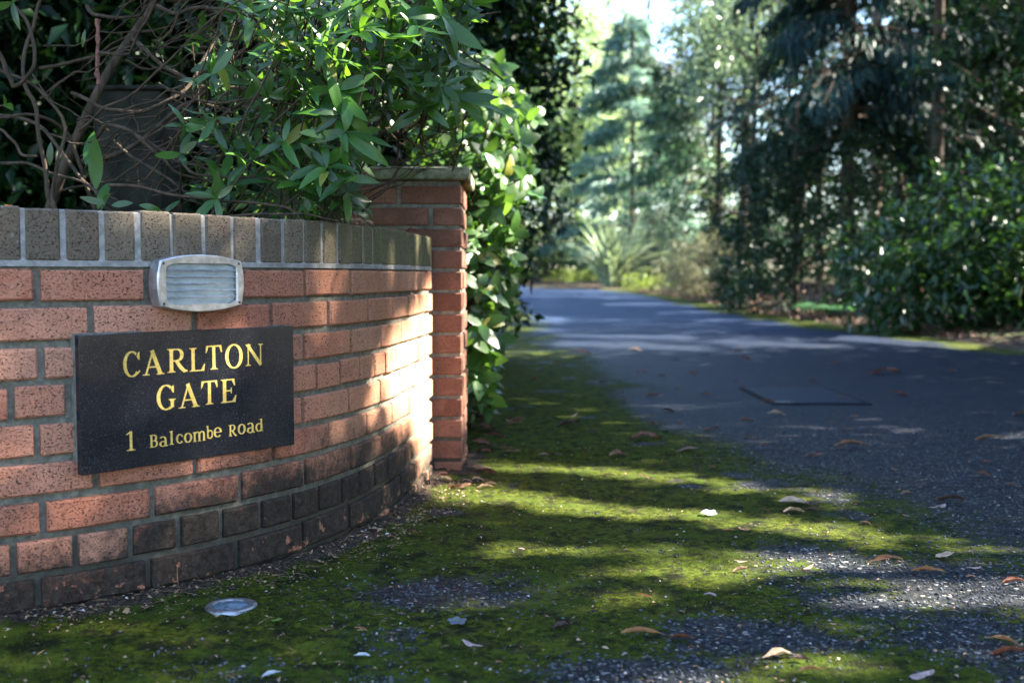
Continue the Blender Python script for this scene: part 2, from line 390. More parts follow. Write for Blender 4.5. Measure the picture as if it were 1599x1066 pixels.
for k, js in COURSES.items():
    zb = .730 - .075 * k; zm = zb + .03
    s = [s_at(x, zm) for x in js]
    L = .1125 if k in (4, 8) else .225
    while s[0] > -.6: s.insert(0, s[0] - L)
    s.append(WALL_END + .004)
    for a, b in zip(s[:-1], s[1:]):
        if b - a < .03: continue
        g = .0145 * .5 * (1 if b < 1.3 else .55)
        jz = rng.normal(0, .0008)
        V, Fq = arc_brick(a + g, b - g, zb + jz, zb + .0605 + jz + rng.normal(0, .0006), rng.normal(0, .0011), -.09, rng.uniform(.003, .005), 3 if L > .2 else 2)
        piece('brick', V, Fq, BRICK, wall)
CJ = [36.8, 100, 161, 215.5, 268.8, 318.3, 364, 405.4, 443.6, 475.3, 503.8, 528.6, 549.3, 567.6, 583.4, 596.9, 608, 618, 626.5, 635, 642, 648.7, 654.7, 660, 664.5, 668.5]
s = [s_at(x, .785) for x in CJ]
while s[0] > -.68: s.insert(0, s[0] - .077)
s.append(WALL_END + .004)
for a, b in zip(s[:-1], s[1:]):
    if b - a < .03: continue
    g = .0105 * .5 * (1 if b < 1.2 else .5); j = rng.normal(0, .0012, 3)
    V, Fq = arc_brick(a + g + j[0], b - g + j[1], .7315, .8335 + j[2], rng.normal(.0005, .0009), -.214, .004, 1)
    piece('coping_brick', V, Fq, CBRICK, wall)

# ------------------------------------------------------------------ the pillar
PX0, PX1, PY0, PY1 = -.618, -.176, 4.02, 4.462
pil = thing('brick_pillar', 'square red brick gate pillar with a flat mossy concrete cap', 'pillar', ((PX0 + PX1) / 2, (PY0 + PY1) / 2, 0))
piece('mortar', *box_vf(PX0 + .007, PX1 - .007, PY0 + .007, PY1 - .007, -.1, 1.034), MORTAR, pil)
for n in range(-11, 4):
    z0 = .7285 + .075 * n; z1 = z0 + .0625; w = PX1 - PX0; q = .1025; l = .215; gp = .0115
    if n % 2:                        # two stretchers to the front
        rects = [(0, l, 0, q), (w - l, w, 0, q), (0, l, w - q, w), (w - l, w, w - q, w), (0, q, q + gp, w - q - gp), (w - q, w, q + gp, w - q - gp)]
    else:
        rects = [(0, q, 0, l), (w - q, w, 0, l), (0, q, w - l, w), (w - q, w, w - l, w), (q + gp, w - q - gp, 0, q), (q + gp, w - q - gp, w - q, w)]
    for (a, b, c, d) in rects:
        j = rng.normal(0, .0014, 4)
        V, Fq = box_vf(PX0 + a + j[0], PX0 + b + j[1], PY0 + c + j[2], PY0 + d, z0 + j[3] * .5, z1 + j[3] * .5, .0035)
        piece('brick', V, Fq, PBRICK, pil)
t = MT('mossy_concrete'); p = t.pos()
c = t.mix(t.ramp(t.noise(p, 45, 5, .7), .35, .7), (.10, .105, .055), (.27, .265, .19))
c = t.mix(t.math('MULTIPLY', t.ramp(t.noise(p, 14, 4), .5, .7), .7), c, (.085, .105, .03))
c = t.mix(t.math('MULTIPLY', t.ramp(t.noise(p, 130, 3, .7), .62, .75), .7), c, (.03, .03, .02))
CONC = t.done(t.bsdf(c, .95, t.bump(t.noise(p, 110, 5, .7), .8, .003), .2))
V, Fq = box_vf(PX0 - .028, PX1 + .026, PY0 - .03, PY1 + .12, 1.0355, 1.0805, .005)
piece('cap_slab', V, Fq, CONC, pil)

# ------------------------------------------------------------------ name plaque
tm = np.array([*(np.array(arc(s_at(459, .55))) - np.array(arc(s_at(124, .55)))), 0]); tm /= np.linalg.norm(tm)
nmv = np.array([tm[1], -tm[0], 0])
_sq = np.linspace(s_at(124, .55), s_at(459, .55), 40); _aq = np.stack(arc(_sq), -1)
_off = (_aq @ nmv[:2]).max() + .006                          # front plane just proud of the bulge of the wall
def on_plaque(px, py, off=0.0):
    d = view_ray(px, py); t_ = (_off + off - EYE @ nmv) / (d @ nmv); return EYE + d * t_
_c = [on_plaque(123, 523), on_plaque(458.5, 508.5), on_plaque(127.5, 745), on_plaque(460, 692)]
PZ1 = (_c[0][2] + _c[1][2]) / 2; PZ0 = (_c[2][2] + _c[3][2]) / 2
U0 = (_c[0] @ tm + _c[2] @ tm) / 2; U1 = (_c[1] @ tm + _c[3] @ tm) / 2
PO = nmv * _off + tm * U0; PO[2] = PZ0; PW = U1 - U0; PH = PZ1 - PZ0
def pl(u, v, w): return PO + tm * u + nmv * w + np.array([0, 0, v])
plaque = thing('name_plaque', 'black granite name plaque with gold lettering fixed to the curved brick wall', 'sign', pl(PW / 2, 0, 0))
t = MT('polished_black_granite'); p = t.pos()
v1 = t.noise(p, 420, 2, .7); c = t.mix(t.ramp(v1, .52, .72), (.0065, .008, .0125), (.032, .036, .046))
c = t.mix(t.ramp(t.noise(p, 700, 1), .725, .76), c, (.30, .32, .36))
c = t.mix(t.math('MULTIPLY', t.ramp(t.noise(p, 300, 2), .735, .765), .8), c, (.35, .34, .32))
ro = t.g('MapRange', {'Value': t.noise(p, 14, 5), 'To Min': .10, 'To Max': .30}).outputs[0]
GRAN = t.done(t.bsdf(c, ro, None, .5))
V, Fq = box_vf(0, PW, 0, PH, -.016, 0, .0015)
V = np.array([pl(u, v, w) for (u, w, v) in V[:, [0, 2, 1]]])
Fq = [f[::-1] for f in Fq] if np.dot(np.cross(tm, nmv), [0, 0, 1]) > 0 else Fq
slab = piece('slab', V, Fq, GRAN, plaque)
V, Fq = box_vf(.007, PW - .012, .02, PH + .002, -.046, -.0163)
V = np.array([pl(u, v, w) for (u, w, v) in V[:, [0, 2, 1]]])
piece('mortar_bed', V, [f[::-1] for f in Fq], MORTAR, plaque)
# serif letters: every glyph is a union of strokes in a box one cap-height tall
def st(P, W_):                     # variable-width stroke -> quads
    P = np.array(P, float); W_ = np.broadcast_to(W_, (len(P),)).astype(float) / 2
    T = np.gradient(P, axis=0); T /= np.linalg.norm(T, axis=1)[:, None] + 1e-9; Nn = np.stack([-T[:, 1], T[:, 0]], -1)
    A, B = P + Nn * W_[:, None], P - Nn * W_[:, None]
    return [[A[i], B[i], B[i + 1], A[i + 1]] for i in range(len(P) - 1)]
def ring(cx, cy_, rx, ry, a0, a1, thick=.17, thin=.055, n=22, p=1.0):
    a = np.radians(np.linspace(a0, a1, n))
    w = thin + (thick - thin) * np.abs(np.cos(a)) ** 1.4
    return st(np.stack([cx + (rx - thick / 2) * np.cos(a), cy_ + (ry - thin / 2) * np.sin(a)], -1), w)
def rect(x0, x1, y0, y1): return [[(x0, y0), (x1, y0), (x1, y1), (x0, y1)]]
def stem(x, y0, y1, w=.16, sb=True, stp=True, sw=.1):
    q = rect(x - w / 2, x + w / 2, y0, y1)
    for on, y, d in ((sb, y0, 1), (stp, y1, -1)):
        if on:
            q += [[(x - w / 2 - sw, y), (x + w / 2 + sw, y), (x + w / 2 + sw, y + d * .035), (x - w / 2 - sw, y + d * .035)]]
            q += [[(x - w / 2 - sw * .55, y + d * .03), (x + w / 2 + sw * .55, y + d * .03), (x + w / 2 - .01, y + d * .1), (x - w / 2 + .01, y + d * .1)]]
    return q
def glyph(ch):
    if ch == 'C': return ring(.45, .5, .45, .52, 52, 318) + [[(.70, .80), (.80, .97), (.84, .97), (.84, .66), (.80, .66)]] + st([(.72, .10), (.86, .22)], [.07, .05])
    if ch == 'G': return ring(.45, .5, .45, .52, 50, 300) + [[(.68, .82), (.78, .97), (.82, .97), (.82, .68), (.78, .68)]] + stem(.74, .08, .42, .15, False, True, .09) + st([(.60, .03), (.74, .12)], .09)
    if ch == 'O': return ring(.46, .5, .46, .52, 0, 360, .17, .055, 36)
    if ch == 'A':
        return st([(.14, .02), (.46, 1.0)], .07) + st([(.42, 1.02), (.80, .02)], .17) + rect(.24, .66, .30, .355) + rect(0, .30, 0, .04) + rect(.62, .98, 0, .04) + [[(.08, .03), (.22, .03), (.175, .1), (.14, .1)]] + [[(.66, .03), (.94, .03), (.86, .1), (.70, .1)]]
    if ch == 'R':
        return stem(.20, 0, 1, .16, True, True, .1) + st([(.2, .975), (.48, .975)], .055) + ring(.46, .73, .31, .27, -90, 90, .16, .055) + st([(.2, .485), (.48, .485)], .055) + st([(.42, .50), (.62, .2), (.80, .03), (.95, .03)], [.15, .16, .15, .05])
    if ch == 'L': return stem(.20, 0, 1, .16, True, True, .1) + rect(.15, .76, 0, .05) + [[(.60, .04), (.76, 0), (.80, .30), (.76, .30)]]
    if ch == 'T': return stem(.45, 0, 1, .16, True, False, .12) + rect(.04, .86, .945, 1) + [[(.03, 1), (.0, .70), (.04, .70), (.16, .96)]] + [[(.87, 1), (.74, .96), (.86, .70), (.90, .70)]]
    if ch == 'N': return stem(.14, 0, 1, .06, True, True, .11) + stem(.86, .0, 1, .06, False, True, .11) + st([(.10, .99), (.86, .02)], .16)
    if ch == 'E': return stem(.20, 0, 1, .16, True, True, .1) + rect(.15, .74, 0, .05) + rect(.15, .70, .95, 1) + rect(.2, .55, .48, .53) + [[(.58, .04), (.74, 0), (.79, .29), (.75, .29)]] + [[(.56, .96), (.70, 1), (.73, .72), (.69, .72)]] + rect(.52, .56, .38, .63)
    if ch == '1': return stem(.5, 0, 1, .2, True, False, .26) + [[(.45, 1.0), (.12, .86), (.12, .82), (.45, .9)]]
    if ch == 'B': return stem(.20, 0, 1, .17, True, True, .1) + st([(.2, .975), (.48, .975)], .06) + ring(.44, .745, .31, .255, -90, 90, .17, .06) + st([(.2, .52), (.5, .52)], .06) + ring(.46, .275, .36, .275, -90, 90, .18, .06) + st([(.2, .028), (.48, .028)], .06)
    if ch == 'a': return ring(.36, .74, .36, .27, 10, 150, .17, .08) + stem(.64, .06, .76, .2, False, False) + ring(.38, .27, .37, .28, 60, 330, .19, .08) + st([(.62, .08), (.74, .03), (.88, .08)], .08)
    if ch == 'c': return ring(.45, .5, .45, .52, 45, 320, .21, .09) + st([(.7, .72), (.76, .84)], .18)
    if ch == 'e': return ring(.45, .5, .45, .52, 0, 318, .2, .085) + rect(.1, .86, .47, .55)
    if ch == 'o': return ring(.5, .5, .5, .52, 0, 360, .23, .09, 32)
    if ch == 'l': return stem(.5, 0, 1, .36, True, False, .28) + [[(.5, 1.0), (.06, .95), (.06, .91), (.5, .9)]]
    if ch == 'm':
        return stem(.14, 0, .94, .13, True, False, .06) + stem(.5, 0, .72, .13, True, False, .06) + stem(.86, 0, .72, .13, True, False, .06) + ring(.34, .68, .23, .32, 5, 165, .13, .1, 14) + ring(.70, .68, .23, .32, 5, 165, .13, .1, 14) + [[(.14, .98), (.0, .92), (.0, .87), (.14, .87)]]
    if ch == 'b': return stem(.2, .05, 1, .18, False, False) + [[(.2, 1.0), (.0, .96), (.0, .92), (.2, .92)]] + ring(.52, .32, .44, .34, -170, 170, .2, .07, 26)
    if ch == 'd': return stem(.74, .02, 1, .18, False, False) + [[(.74, 1.0), (.52, .96), (.52, .92), (.74, .92)]] + ring(.44, .32, .44, .34, 0, 360, .2, .07, 30) + rect(.74, .95, 0, .045)
    return rect(0, 1, 0, 1)
def union_prism(polys):
    vs_, fs_ = [], []
    for q in polys:
        q = [tuple(map(float, c)) for c in q]
        ar = sum(q[i][0] * q[(i + 1) % len(q)][1] - q[(i + 1) % len(q)][0] * q[i][1] for i in range(len(q)))
        if abs(ar) < 1e-7: continue
        if ar < 0: q = q[::-1]
        fs_.append(list(range(len(vs_), len(vs_) + len(q)))); vs_ += [Vector(c) for c in q]
    v, e, f, _, _, of = delaunay_2d_cdt(vs_, [], fs_, 0, 1e-4)
    keep = [list(a) for a, o_ in zip(f, of) if o_]
    return np.array([(a.x, a.y) for a in v]), keep
t = MT('worn_gold_paint'); p = t.pos()
c = t.mix(t.ramp(t.noise(p, 160, 4, .7), .3, .72), (.62, .40, .055), (.86, .62, .20))
c = t.mix(t.math('MULTIPLY', t.ramp(t.noise(p, 420, 2, .7), .60, .68), .85), c, (.14, .10, .02))
GOLD = t.done(t.bsdf(c, .5, t.bump(t.noise(p, 500, 2), .5, .001), .5, .15))
ZX, ZS = 110, 360 / 1535.0
LET = [('C', 350, 463, 205, 378), ('A', 480, 624, 195, 364), ('R', 645, 778, 188, 350), ('L', 792, 894, 183, 338), ('T', 899, 1008, 167, 326), ('O', 1029, 1146, 158, 320), ('N', 1166, 1281, 153, 304),
       ('G', 573, 699, 428, 597), ('A', 719, 859, 416, 581), ('T', 869, 979, 402, 559), ('E', 1001, 1103, 391, 546), ('1', 372, 431, 738, 866), ('B', 526, 581, 761, 844), ('a', 591, 649, 771, 839), ('l', 657, 688, 735, 826),
       ('c', 703, 749, 756, 819), ('o', 755, 809, 748, 813), ('m', 814, 899, 737, 803), ('b', 904, 948, 700, 787), ('e', 952, 1007, 711, 777), ('R', 1053, 1108, 694, 772), ('o', 1113, 1166, 689, 757), ('a', 1174, 1227, 680, 749), ('d', 1231, 1281, 655, 739)]
for ch, x0, x1, y0, y1 in LET:
    px = lambda x: ZX + x * ZS
    py = lambda y: 500 + y * ZS
    xm, ym = (x0 + x1) / 2, (y0 + y1) / 2
    ua, ub = [(on_plaque(px(x), py(ym)) - PO) @ tm for x in (x0, x1)]
    vb, vt = [(on_plaque(px(xm), py(y)) - PO)[2] for y in (y1, y0)]
    P2, Fc = union_prism(glyph(ch))
    lo, hi = P2.min(0), P2.max(0); Q = (P2 - lo) / (hi - lo); Q = np.stack([ua + Q[:, 0] * (ub - ua), vb + Q[:, 1] * (vt - vb)], -1)
    n = len(Q); V = np.concatenate([[pl(u, v, .0009) for u, v in Q], [pl(u, v, -.001) for u, v in Q]])
    from collections import Counter
    ed = Counter(); 
    for f in Fc:
        for i in range(len(f)): ed[(f[i], f[(i + 1) % len(f)])] += 1
    Fq = [f for f in Fc]
    for (a, b) in ed:
        if (b, a) not in ed: Fq.append([a, a + n, b + n, b])
    piece('letter', V, Fq, GOLD, slab, label='gold serif letter ' + ch if ch != '1' else 'gold numeral 1')

# ------------------------------------------------------------------ bulkhead light on the wall
t = MT('brushed_aluminium'); p = t.pos()
n = t.noise(t.scale(p, (60, 60, 900)), 1.0, 3); c = t.mix(t.ramp(t.noise(p, 60, 4), .35, .7), (.40, .40, .42), (.60, .60, .62))
ALU = t.done(t.bsdf(c, t.g('MapRange', {'Value': n, 'To Min': .28, 'To Max': .5}).outputs[0], t.bump(n, .08, .001), .5, .85))
t = MT('dusty_glass'); p = t.pos()
gl = t.g('BsdfPrincipled', {'Base Color': (.80, .90, .93), 'Roughness': .12, 'Transmission Weight': 1.0, 'IOR': 1.2}).outputs[0]
du = t.bsdf((.50, .58, .61), .5)
GLASS = t.done(t.g('MixShader', {0: t.g('MapRange', {'Value': t.noise(p, 25, 4), 'From Min': .3, 'From Max': .7, 'To Min': .55, 'To Max': .95}).outputs[0], 1: gl, 2: du}).outputs[0])
WHITE = simple('white_enamel', (.70, .76, .78), .45, 0, .12, 25)
SCREW = simple('dark_screw', (.05, .05, .05), .4, .6)
ls = s_at(309, .70); LN = np.interp(ls, _ss, _hh)
lt = np.array([math.cos(LN - .03), math.sin(LN - .03), 0]); ln = np.array([lt[1], -lt[0], 0])
lc_face = None
LD = .034
_wp = np.array([*arc(ls), 0.0]); _lo = _wp @ ln + LD + .004
def on_lamp(px, py):
    d = view_ray(px, py); return EYE + d * ((_lo - EYE @ ln) / (d @ ln))
la, lb = on_lamp(246, 445), on_lamp(382, 440); LW = (lb - la) @ lt / 2
lz1, lz0 = on_lamp(312, 397.5)[2], on_lamp(312, 487)[2]; LH = (lz1 - lz0) / 2
LC = (la + lb) / 2; LC[2] = (lz0 + lz1) / 2
def lp(u, v, w): return LC + lt * u + np.array([0, 0, v]) + ln * w
def bulge(a, b, n=9, cut=.78, side=.93):
    """outline of a rectangle with bowed sides, counter-clockwise"""
    tt = np.linspace(-1, 1, n); o_ = []
    sx_, sy_ = a * side, b * cut
    for q in tt: o_.append((sx_ * q, -(sy_ + (b - sy_) * (1 - q * q))))
    for q in tt[1:]: o_.append((sx_ + (a - sx_) * (1 - q * q), sy_ * q))
    for q in tt[1:]: o_.append((-sx_ * q, sy_ + (b - sy_) * (1 - q * q)))
    for q in tt[1:-1]: o_.append((-(sx_ + (a - sx_) * (1 - q * q)), -sy_ * q))
    return np.array(o_)
lamp = thing('bulkhead_light', 'oval-sided metal bulkhead light with louvres fixed above the black plaque', 'lamp', lp(0, -LH, 0))
O1 = bulge(LW, LH); O2 = bulge(LW * .975, LH * .97); n = len(O1)
V = [lp(u, v, -LD) for u, v in O1] + [lp(u, v, -.004) for u, v in O1] + [lp(u * .9, v * .9, -.004) for u, v in O1] + [lp(u * .9, v * .9, -LD + .004) for u, v in O1]
Fq = []
for i in range(n):
    j = (i + 1) % n
    for r_ in range(3): Fq.append((r_ * n + i, r_ * n + j, (r_ + 1) * n + j, (r_ + 1) * n + i))
Fq.append(tuple(3 * n + i for i in range(n)))
piece('housing', V, Fq, ALU, lamp)
# face plate with a rounded window
wx, wy = LW * .80, LH * .70
a = np.arctan2(O2[:, 1] / LH, O2[:, 0] / LW)
def win(ax, ay):
    c_ = np.cos(a); s_ = np.sin(a); e = .14; r_ = (np.abs(c_) ** (2 / e) + np.abs(s_) ** (2 / e)) ** (-e / 2); return np.stack([ax * c_ * r_ + LW * .01, ay * s_ * r_ - LH * .02], -1)
I1 = win(wx, wy)
rings = [(O1 * .985, -.0042), (O1, -.002), (O2, .0), (I1 * 1.02, .0), (I1, -.002), (I1, -.010)]
V = [lp(u, v, w) for O_, w in rings for u, v in O_]; Fq = []
for r_ in range(len(rings) - 1):
    for i in range(n):
        j = (i + 1) % n; Fq.append((r_ * n + i, r_ * n + j, (r_ + 1) * n + j, (r_ + 1) * n + i))
plate = piece('face_plate', V, Fq, ALU, lamp)
for i in range(5):
    v0 = -wy - LH * .02 + (i + 1) * 2 * wy / 6
    q = [(-wx * .99, v0 - .0013, -.0012), (wx * 1.0 + LW * .02, v0 - .0013, -.0012), (wx * 1.0 + LW * .02, v0 + .0013, -.0045), (-wx * .99, v0 + .0013, -.0045)]
    V = [lp(*c_) for c_ in q] + [lp(u, v + .0012, w + .0003) for u, v, w in q]
    piece('louvre_slat', V, [(0, 1, 2, 3), (7, 6, 5, 4), (0, 4, 5, 1), (1, 5, 6, 2), (2, 6, 7, 3), (3, 7, 4, 0)], ALU, plate)
V = [lp(u, v, w) for w in (-.0105, -.0135) for u, v in I1 * .995]
piece('glass', V, [tuple(range(n)), tuple(range(2 * n - 1, n - 1, -1))] + [(i, i + n, (i + 1) % n + n, (i + 1) % n) for i in range(n)], GLASS, lamp)
V = [lp(u, v, -.028) for u, v in O1 * .88]
refl = piece('reflector', V, [tuple(range(n))], WHITE, lamp)
V, Fq = tube_vf([lp(-wx * .35, -.002, -.0225), lp(wx * .0, -.002, -.0225), lp(wx * .4, -.002, -.0225), lp(wx * .45, -.002, -.0225)], [.0075, .0085, .0085, .003], 8)
piece('bulb', V, Fq, WHITE, refl, True)
for su in (-1, 1):
    for sv in (-1, 1):
        P = [lp(su * LW * .865, sv * LH * .69, w) for w in (-.001, .0012, .0016)]
        V, Fq = tube_vf(P, [.0026, .0026, .0008], 8); piece('screw', V, Fq, SCREW, plate)

# ------------------------------------------------------------------ ground light, inspection cover
gp_ = on_ground(361, 950); gz = float(ground_z(gp_[0], gp_[1])) + .003
gl_ = thing('ground_light', 'small round steel uplight set flush in the gravel at the foot of the brick wall', 'light', (gp_[0], gp_[1], gz))
def lathe(prof, n=24):
    a = np.arange(n) * 2 * np.pi / n; V = np.concatenate([[(r_ * math.cos(b), r_ * math.sin(b), z) for b in a] for r_, z in prof])
    Fq = [(i * n + j, i * n + (j + 1) % n, (i + 1) * n + (j + 1) % n, (i + 1) * n + j) for i in range(len(prof) - 1) for j in range(n)]
    return V, Fq
rr = .051
g0 = np.array([gp_[0], gp_[1], gz])
V, Fq = lathe([(rr * .98, -.02), (rr, .003), (rr * .95, .0055), (rr * .74, .006), (rr * .70, .0035), (rr * .70, -.012)]); piece('rim', V + g0, Fq, simple('scratched_steel', (.26, .26, .27), .42, .8, .4, 70, .5, .2, 300), gl_, True)
V, Fq = lathe([(rr * .715, .003), (rr * .5, .0065), (rr * .25, .0085), (.0005, .009)]); piece('lens', V + g0, Fq, simple('grimy_lens', (.10, .15, .19), .18, 0, .5, 60), gl_, True)
V, Fq = lathe([(rr * .71, -.008), (rr * .35, -.018), (.0005, -.019)]); piece('reflector', V + g0, Fq, simple('blue_grey_reflector', (.22, .32, .42), .3, .7), gl_, True)
ca, cb, cc = on_ground(1205, 632), on_ground(1362, 632), on_ground(1163, 606)
cx0, cx1, cy0, cy1 = ca[0], cb[0], ca[1], cc[1]
cov_ = thing('inspection_cover', 'rectangular asphalt-filled inspection cover let into the driveway', 'manhole cover', ((cx0 + cx1) / 2, (cy0 + cy1) / 2, 0))
STEEL = simple('rusty_dark_steel', (.011, .012, .015), .8, 0, .4, 50, .10)
zc = .001
for (a, b, c, d) in ((cx0, cx1, cy0, cy0 + .014), (cx0, cx1, cy1 - .014, cy1), (cx0, cx0 + .014, cy0 + .0142, cy1 - .0142), (cx1 - .014, cx1, cy0 + .0142, cy1 - .0142)):
    V, Fq = box_vf(a, b, c, d, -.03, zc + .006, .002); piece('frame_bar', V, Fq, STEEL, cov_)
V, Fq = box_vf(cx0 + .030, cx1 - .030, cy0 + .030, cy1 - .030, -.03, zc + .009, .003)
t = MT('tray_fill'); p = t.pos(); c = t.mix(t.ramp(t.noise(p, 120, 3, .7), .35, .7), (.0035, .007, .016), (.011, .018, .032)); TRAY = t.done(t.bsdf(c, .6, t.bump(t.noise(p, 150, 3), .5, .003), .10))
piece('cover_plate', V, Fq, TRAY, cov_)

# ------------------------------------------------------------------ where the trees let the sun through
STRIPS = [((728, 770), (800, 779), 13, 1.0), ((800, 779), (905, 790), 13, .95), ((905, 790), (1160, 812), 9, .8), ((1160, 812), (1440, 850), 8, .7),
          ((775, 727), (960, 738), 5, .75), ((960, 738), (1180, 762), 7, .8), ((1180, 762), (1340, 777), 5, .7),
          ((830, 850), (900, 858), 9, .6), ((1050, 862), (1190, 878), 12, .7), ((990, 893), (1130, 905), 10, .65), ((1215, 868), (1310, 880), 14, .5),
          ((1380, 938), (1640, 926), 18, .6), ((1080, 1062), (1330, 1046), 15, .8), ((880, 930), (960, 940), 8, .5),
          ((885, 523), (1070, 527), 3.0, 1.0), ((890, 536), (1080, 543), 4.5, 1.0), ((1140, 534), (1300, 541), 3.5, 1.0), ((1330, 528), (1510, 541), 5, .95),
          ((790, 484), (850, 500), 9, .6), ((780, 512), (870, 516), 3, .6), ((1120, 762), (1200, 770), 4, .6)]
WALL_LIT = np.array([(655, 728), (640, 680), (628, 650), (608, 640), (596, 600), (612, 548), (650, 505), (664, 470), (676, 462), (676, 742)], float)
def in_poly(x, y, P):
    c = np.zeros(x.shape, bool); j = len(P) - 1
    for i in range(len(P)):
        xi, yi = P[i]; xj, yj = P[j]
        c ^= ((yi > y) != (yj > y)) & (x < (xj - xi) * (y - yi) / (yj - yi + 1e-12) + xi); j = i
    return c
_w0 = np.array([*arc(1.15), 0]); _w1 = np.array([*arc(2.0), 0]); _wt = (_w1 - _w0) / np.linalg.norm(_w1 - _w0); _wn = np.array([_wt[1], -_wt[0], 0])
def sun_gap(P):
    """chance (0..1) that a leaf at P is missing, because its shadow would fall where the sun comes through"""
    P = np.asarray(P, float); g = np.zeros(len(P))
    # the plant bed and shrubs behind the wall
    tt = (P[:, 0] + .55) / SUN[0]; H = P - SUN * tt[:, None]
    sh = (H[:, 1] > 2.4) & (H[:, 1] < 3.72) & (H[:, 2] > .98) & (H[:, 2] < 1.52)
    g = np.where(sh, sstep(.26, .36, vnoise(H[:, 1] * 4.3 + 3.3, H[:, 2] * 5, 77)), g)
    lau = (P - SUN * ((P[:, 0] - .05) / SUN[0])[:, None]); sh2 = (lau[:, 1] > 4.3) & (lau[:, 1] < 6.6) & (lau[:, 2] > .25) & (lau[:, 2] < 2.0)
    g = np.where(sh2, np.maximum(g, sstep(.30, .42, vnoise(lau[:, 1] * 6.2, lau[:, 2] * 7.0 + 9, 78)) * sstep(.85, 1.05, lau[:, 2] + (vnoise(lau[:, 1] * 9, lau[:, 2] * 9, 79) - .5) * .5)), g)
    # pillar's right face
    tt = (P[:, 0] - PX1) / SUN[0]; H = P - SUN * tt[:, None]
    pf = (H[:, 1] > 3.98) & (H[:, 1] < 4.5) & (H[:, 2] > .02) & (H[:, 2] < 1.1)
    g = np.where(pf, np.maximum(g, np.where((H[:, 2] > .22) & (H[:, 2] < .74), .9, .45)), g)
    # end of the wall
    tt = ((P - _w0) @ _wn) / (SUN @ _wn); H = P - SUN * tt[:, None]; u = (H - _w0) @ _wt
    px, py, _ = project(H); wf = (u > -.1) & (u < .95) & (H[:, 2] > .0) & (H[:, 2] < .85)
    lit = in_poly(px, py, WALL_LIT); sp = (np.hypot((px - 533) / 11, (py - 440) / 26) < 1) | (np.hypot((px - 606) / 6, (py - 445) / 20) < 1) | (np.hypot((px - 640) / 5, (py - 432) / 22) < 1)
    g = np.where(wf, np.maximum(g, np.where(lit, 1.0, np.where(sp, .7, 0.0))), g)
    # ground
    Q = P - SUN * (P[:, 2] / SUN[2])[:, None]; Q = P - SUN * ((P[:, 2] - ground_z(Q[:, 0], Q[:, 1])) / SUN[2])[:, None]
    ok = (Q[:, 1] > 1.0) & ~wf
    px, py, _ = project(np.where(ok[:, None], Q, [0, 5, 0]))
    gg = np.zeros(len(P))
    for a, b, hw, p in STRIPS:
        hw = hw * .78; a = np.array(a, float); b = np.array(b, float); d = b - a; L2 = d @ d
        k = np.clip(((px - a[0]) * d[0] + (py - a[1]) * d[1]) / L2, 0, 1)
        dy = np.abs(py - a[1] - k * d[1]) / hw; dx = np.maximum(np.abs(px - a[0] - k * d[0]) - 2, 0) / (hw * 4)
        w = np.hypot(dx, dy); gg = np.maximum(gg, (1 - (1 - p) ** 2.4) * sstep(1.2, .85, w))
    g = np.where(ok, np.maximum(g, gg), g)
    for c, rad, p in BEAMS:          # sunlit crowns and plants farther off
        v = P - np.array(c); a = v @ SUN; w = v - a[:, None] * SUN; d = np.linalg.norm(w, axis=1)
        n_ = vnoise(w[:, 1] * 2.2 / max(rad, .5) * 1.5 + 7, w[:, 2] * 2.2 / max(rad, .5) * 1.5 + 3, 91)
        g = np.maximum(g, np.where((d < rad) & (a > rad), p * sstep(.14, .30, n_), 0))
    return g
BEAMS = [((3.7, 21.3, 4.6), 1.1, .95), ((4.3, 21.7, 5.6), 1.2, .7), ((3.0, 39, 5.0), 3.2, .85), ((4, 39, 8.5), 3, .85), ((3.2, 35.5, 1.0), 1.7, 1.0), ((1.6, 34, 0), 3.2, 1.0), ((2.4, 27, 0), 2.0, .85), ((4.4, 27, .8), 1.1, 1.0), ((4.4, 40, 1.4), 1.6, .8), ((3.3, 41, .4), 1.2, .95), ((2.2, 43, .4), 1.4, .95),
         ((3.8, 15.5, .1), .8, .9), ((3.7, 18, .1), .9, .95), ((3.6, 22, .1), 1.2, .95), ((3.6, 30, .1), 1.2, .9), ((5.9, 12.6, .5), .7, .8), ((4.6, 12.6, 1.5), .8, .6), ((5.6, 12.6, 1.5), .7, .5), ((6.3, 45, 7), 2.5, .8), ((3.2, 56, 6), 6, .95), ((1.6, 62, 7), 7, .95), ((7, 60, 7), 7, .9), ((9.8, 58, 8), 6, .8), ((6, 72, 8), 7, .95), ((1.0, 44, 0), 3, .7), ((2.5, 33, 0), 1.5, .6)]

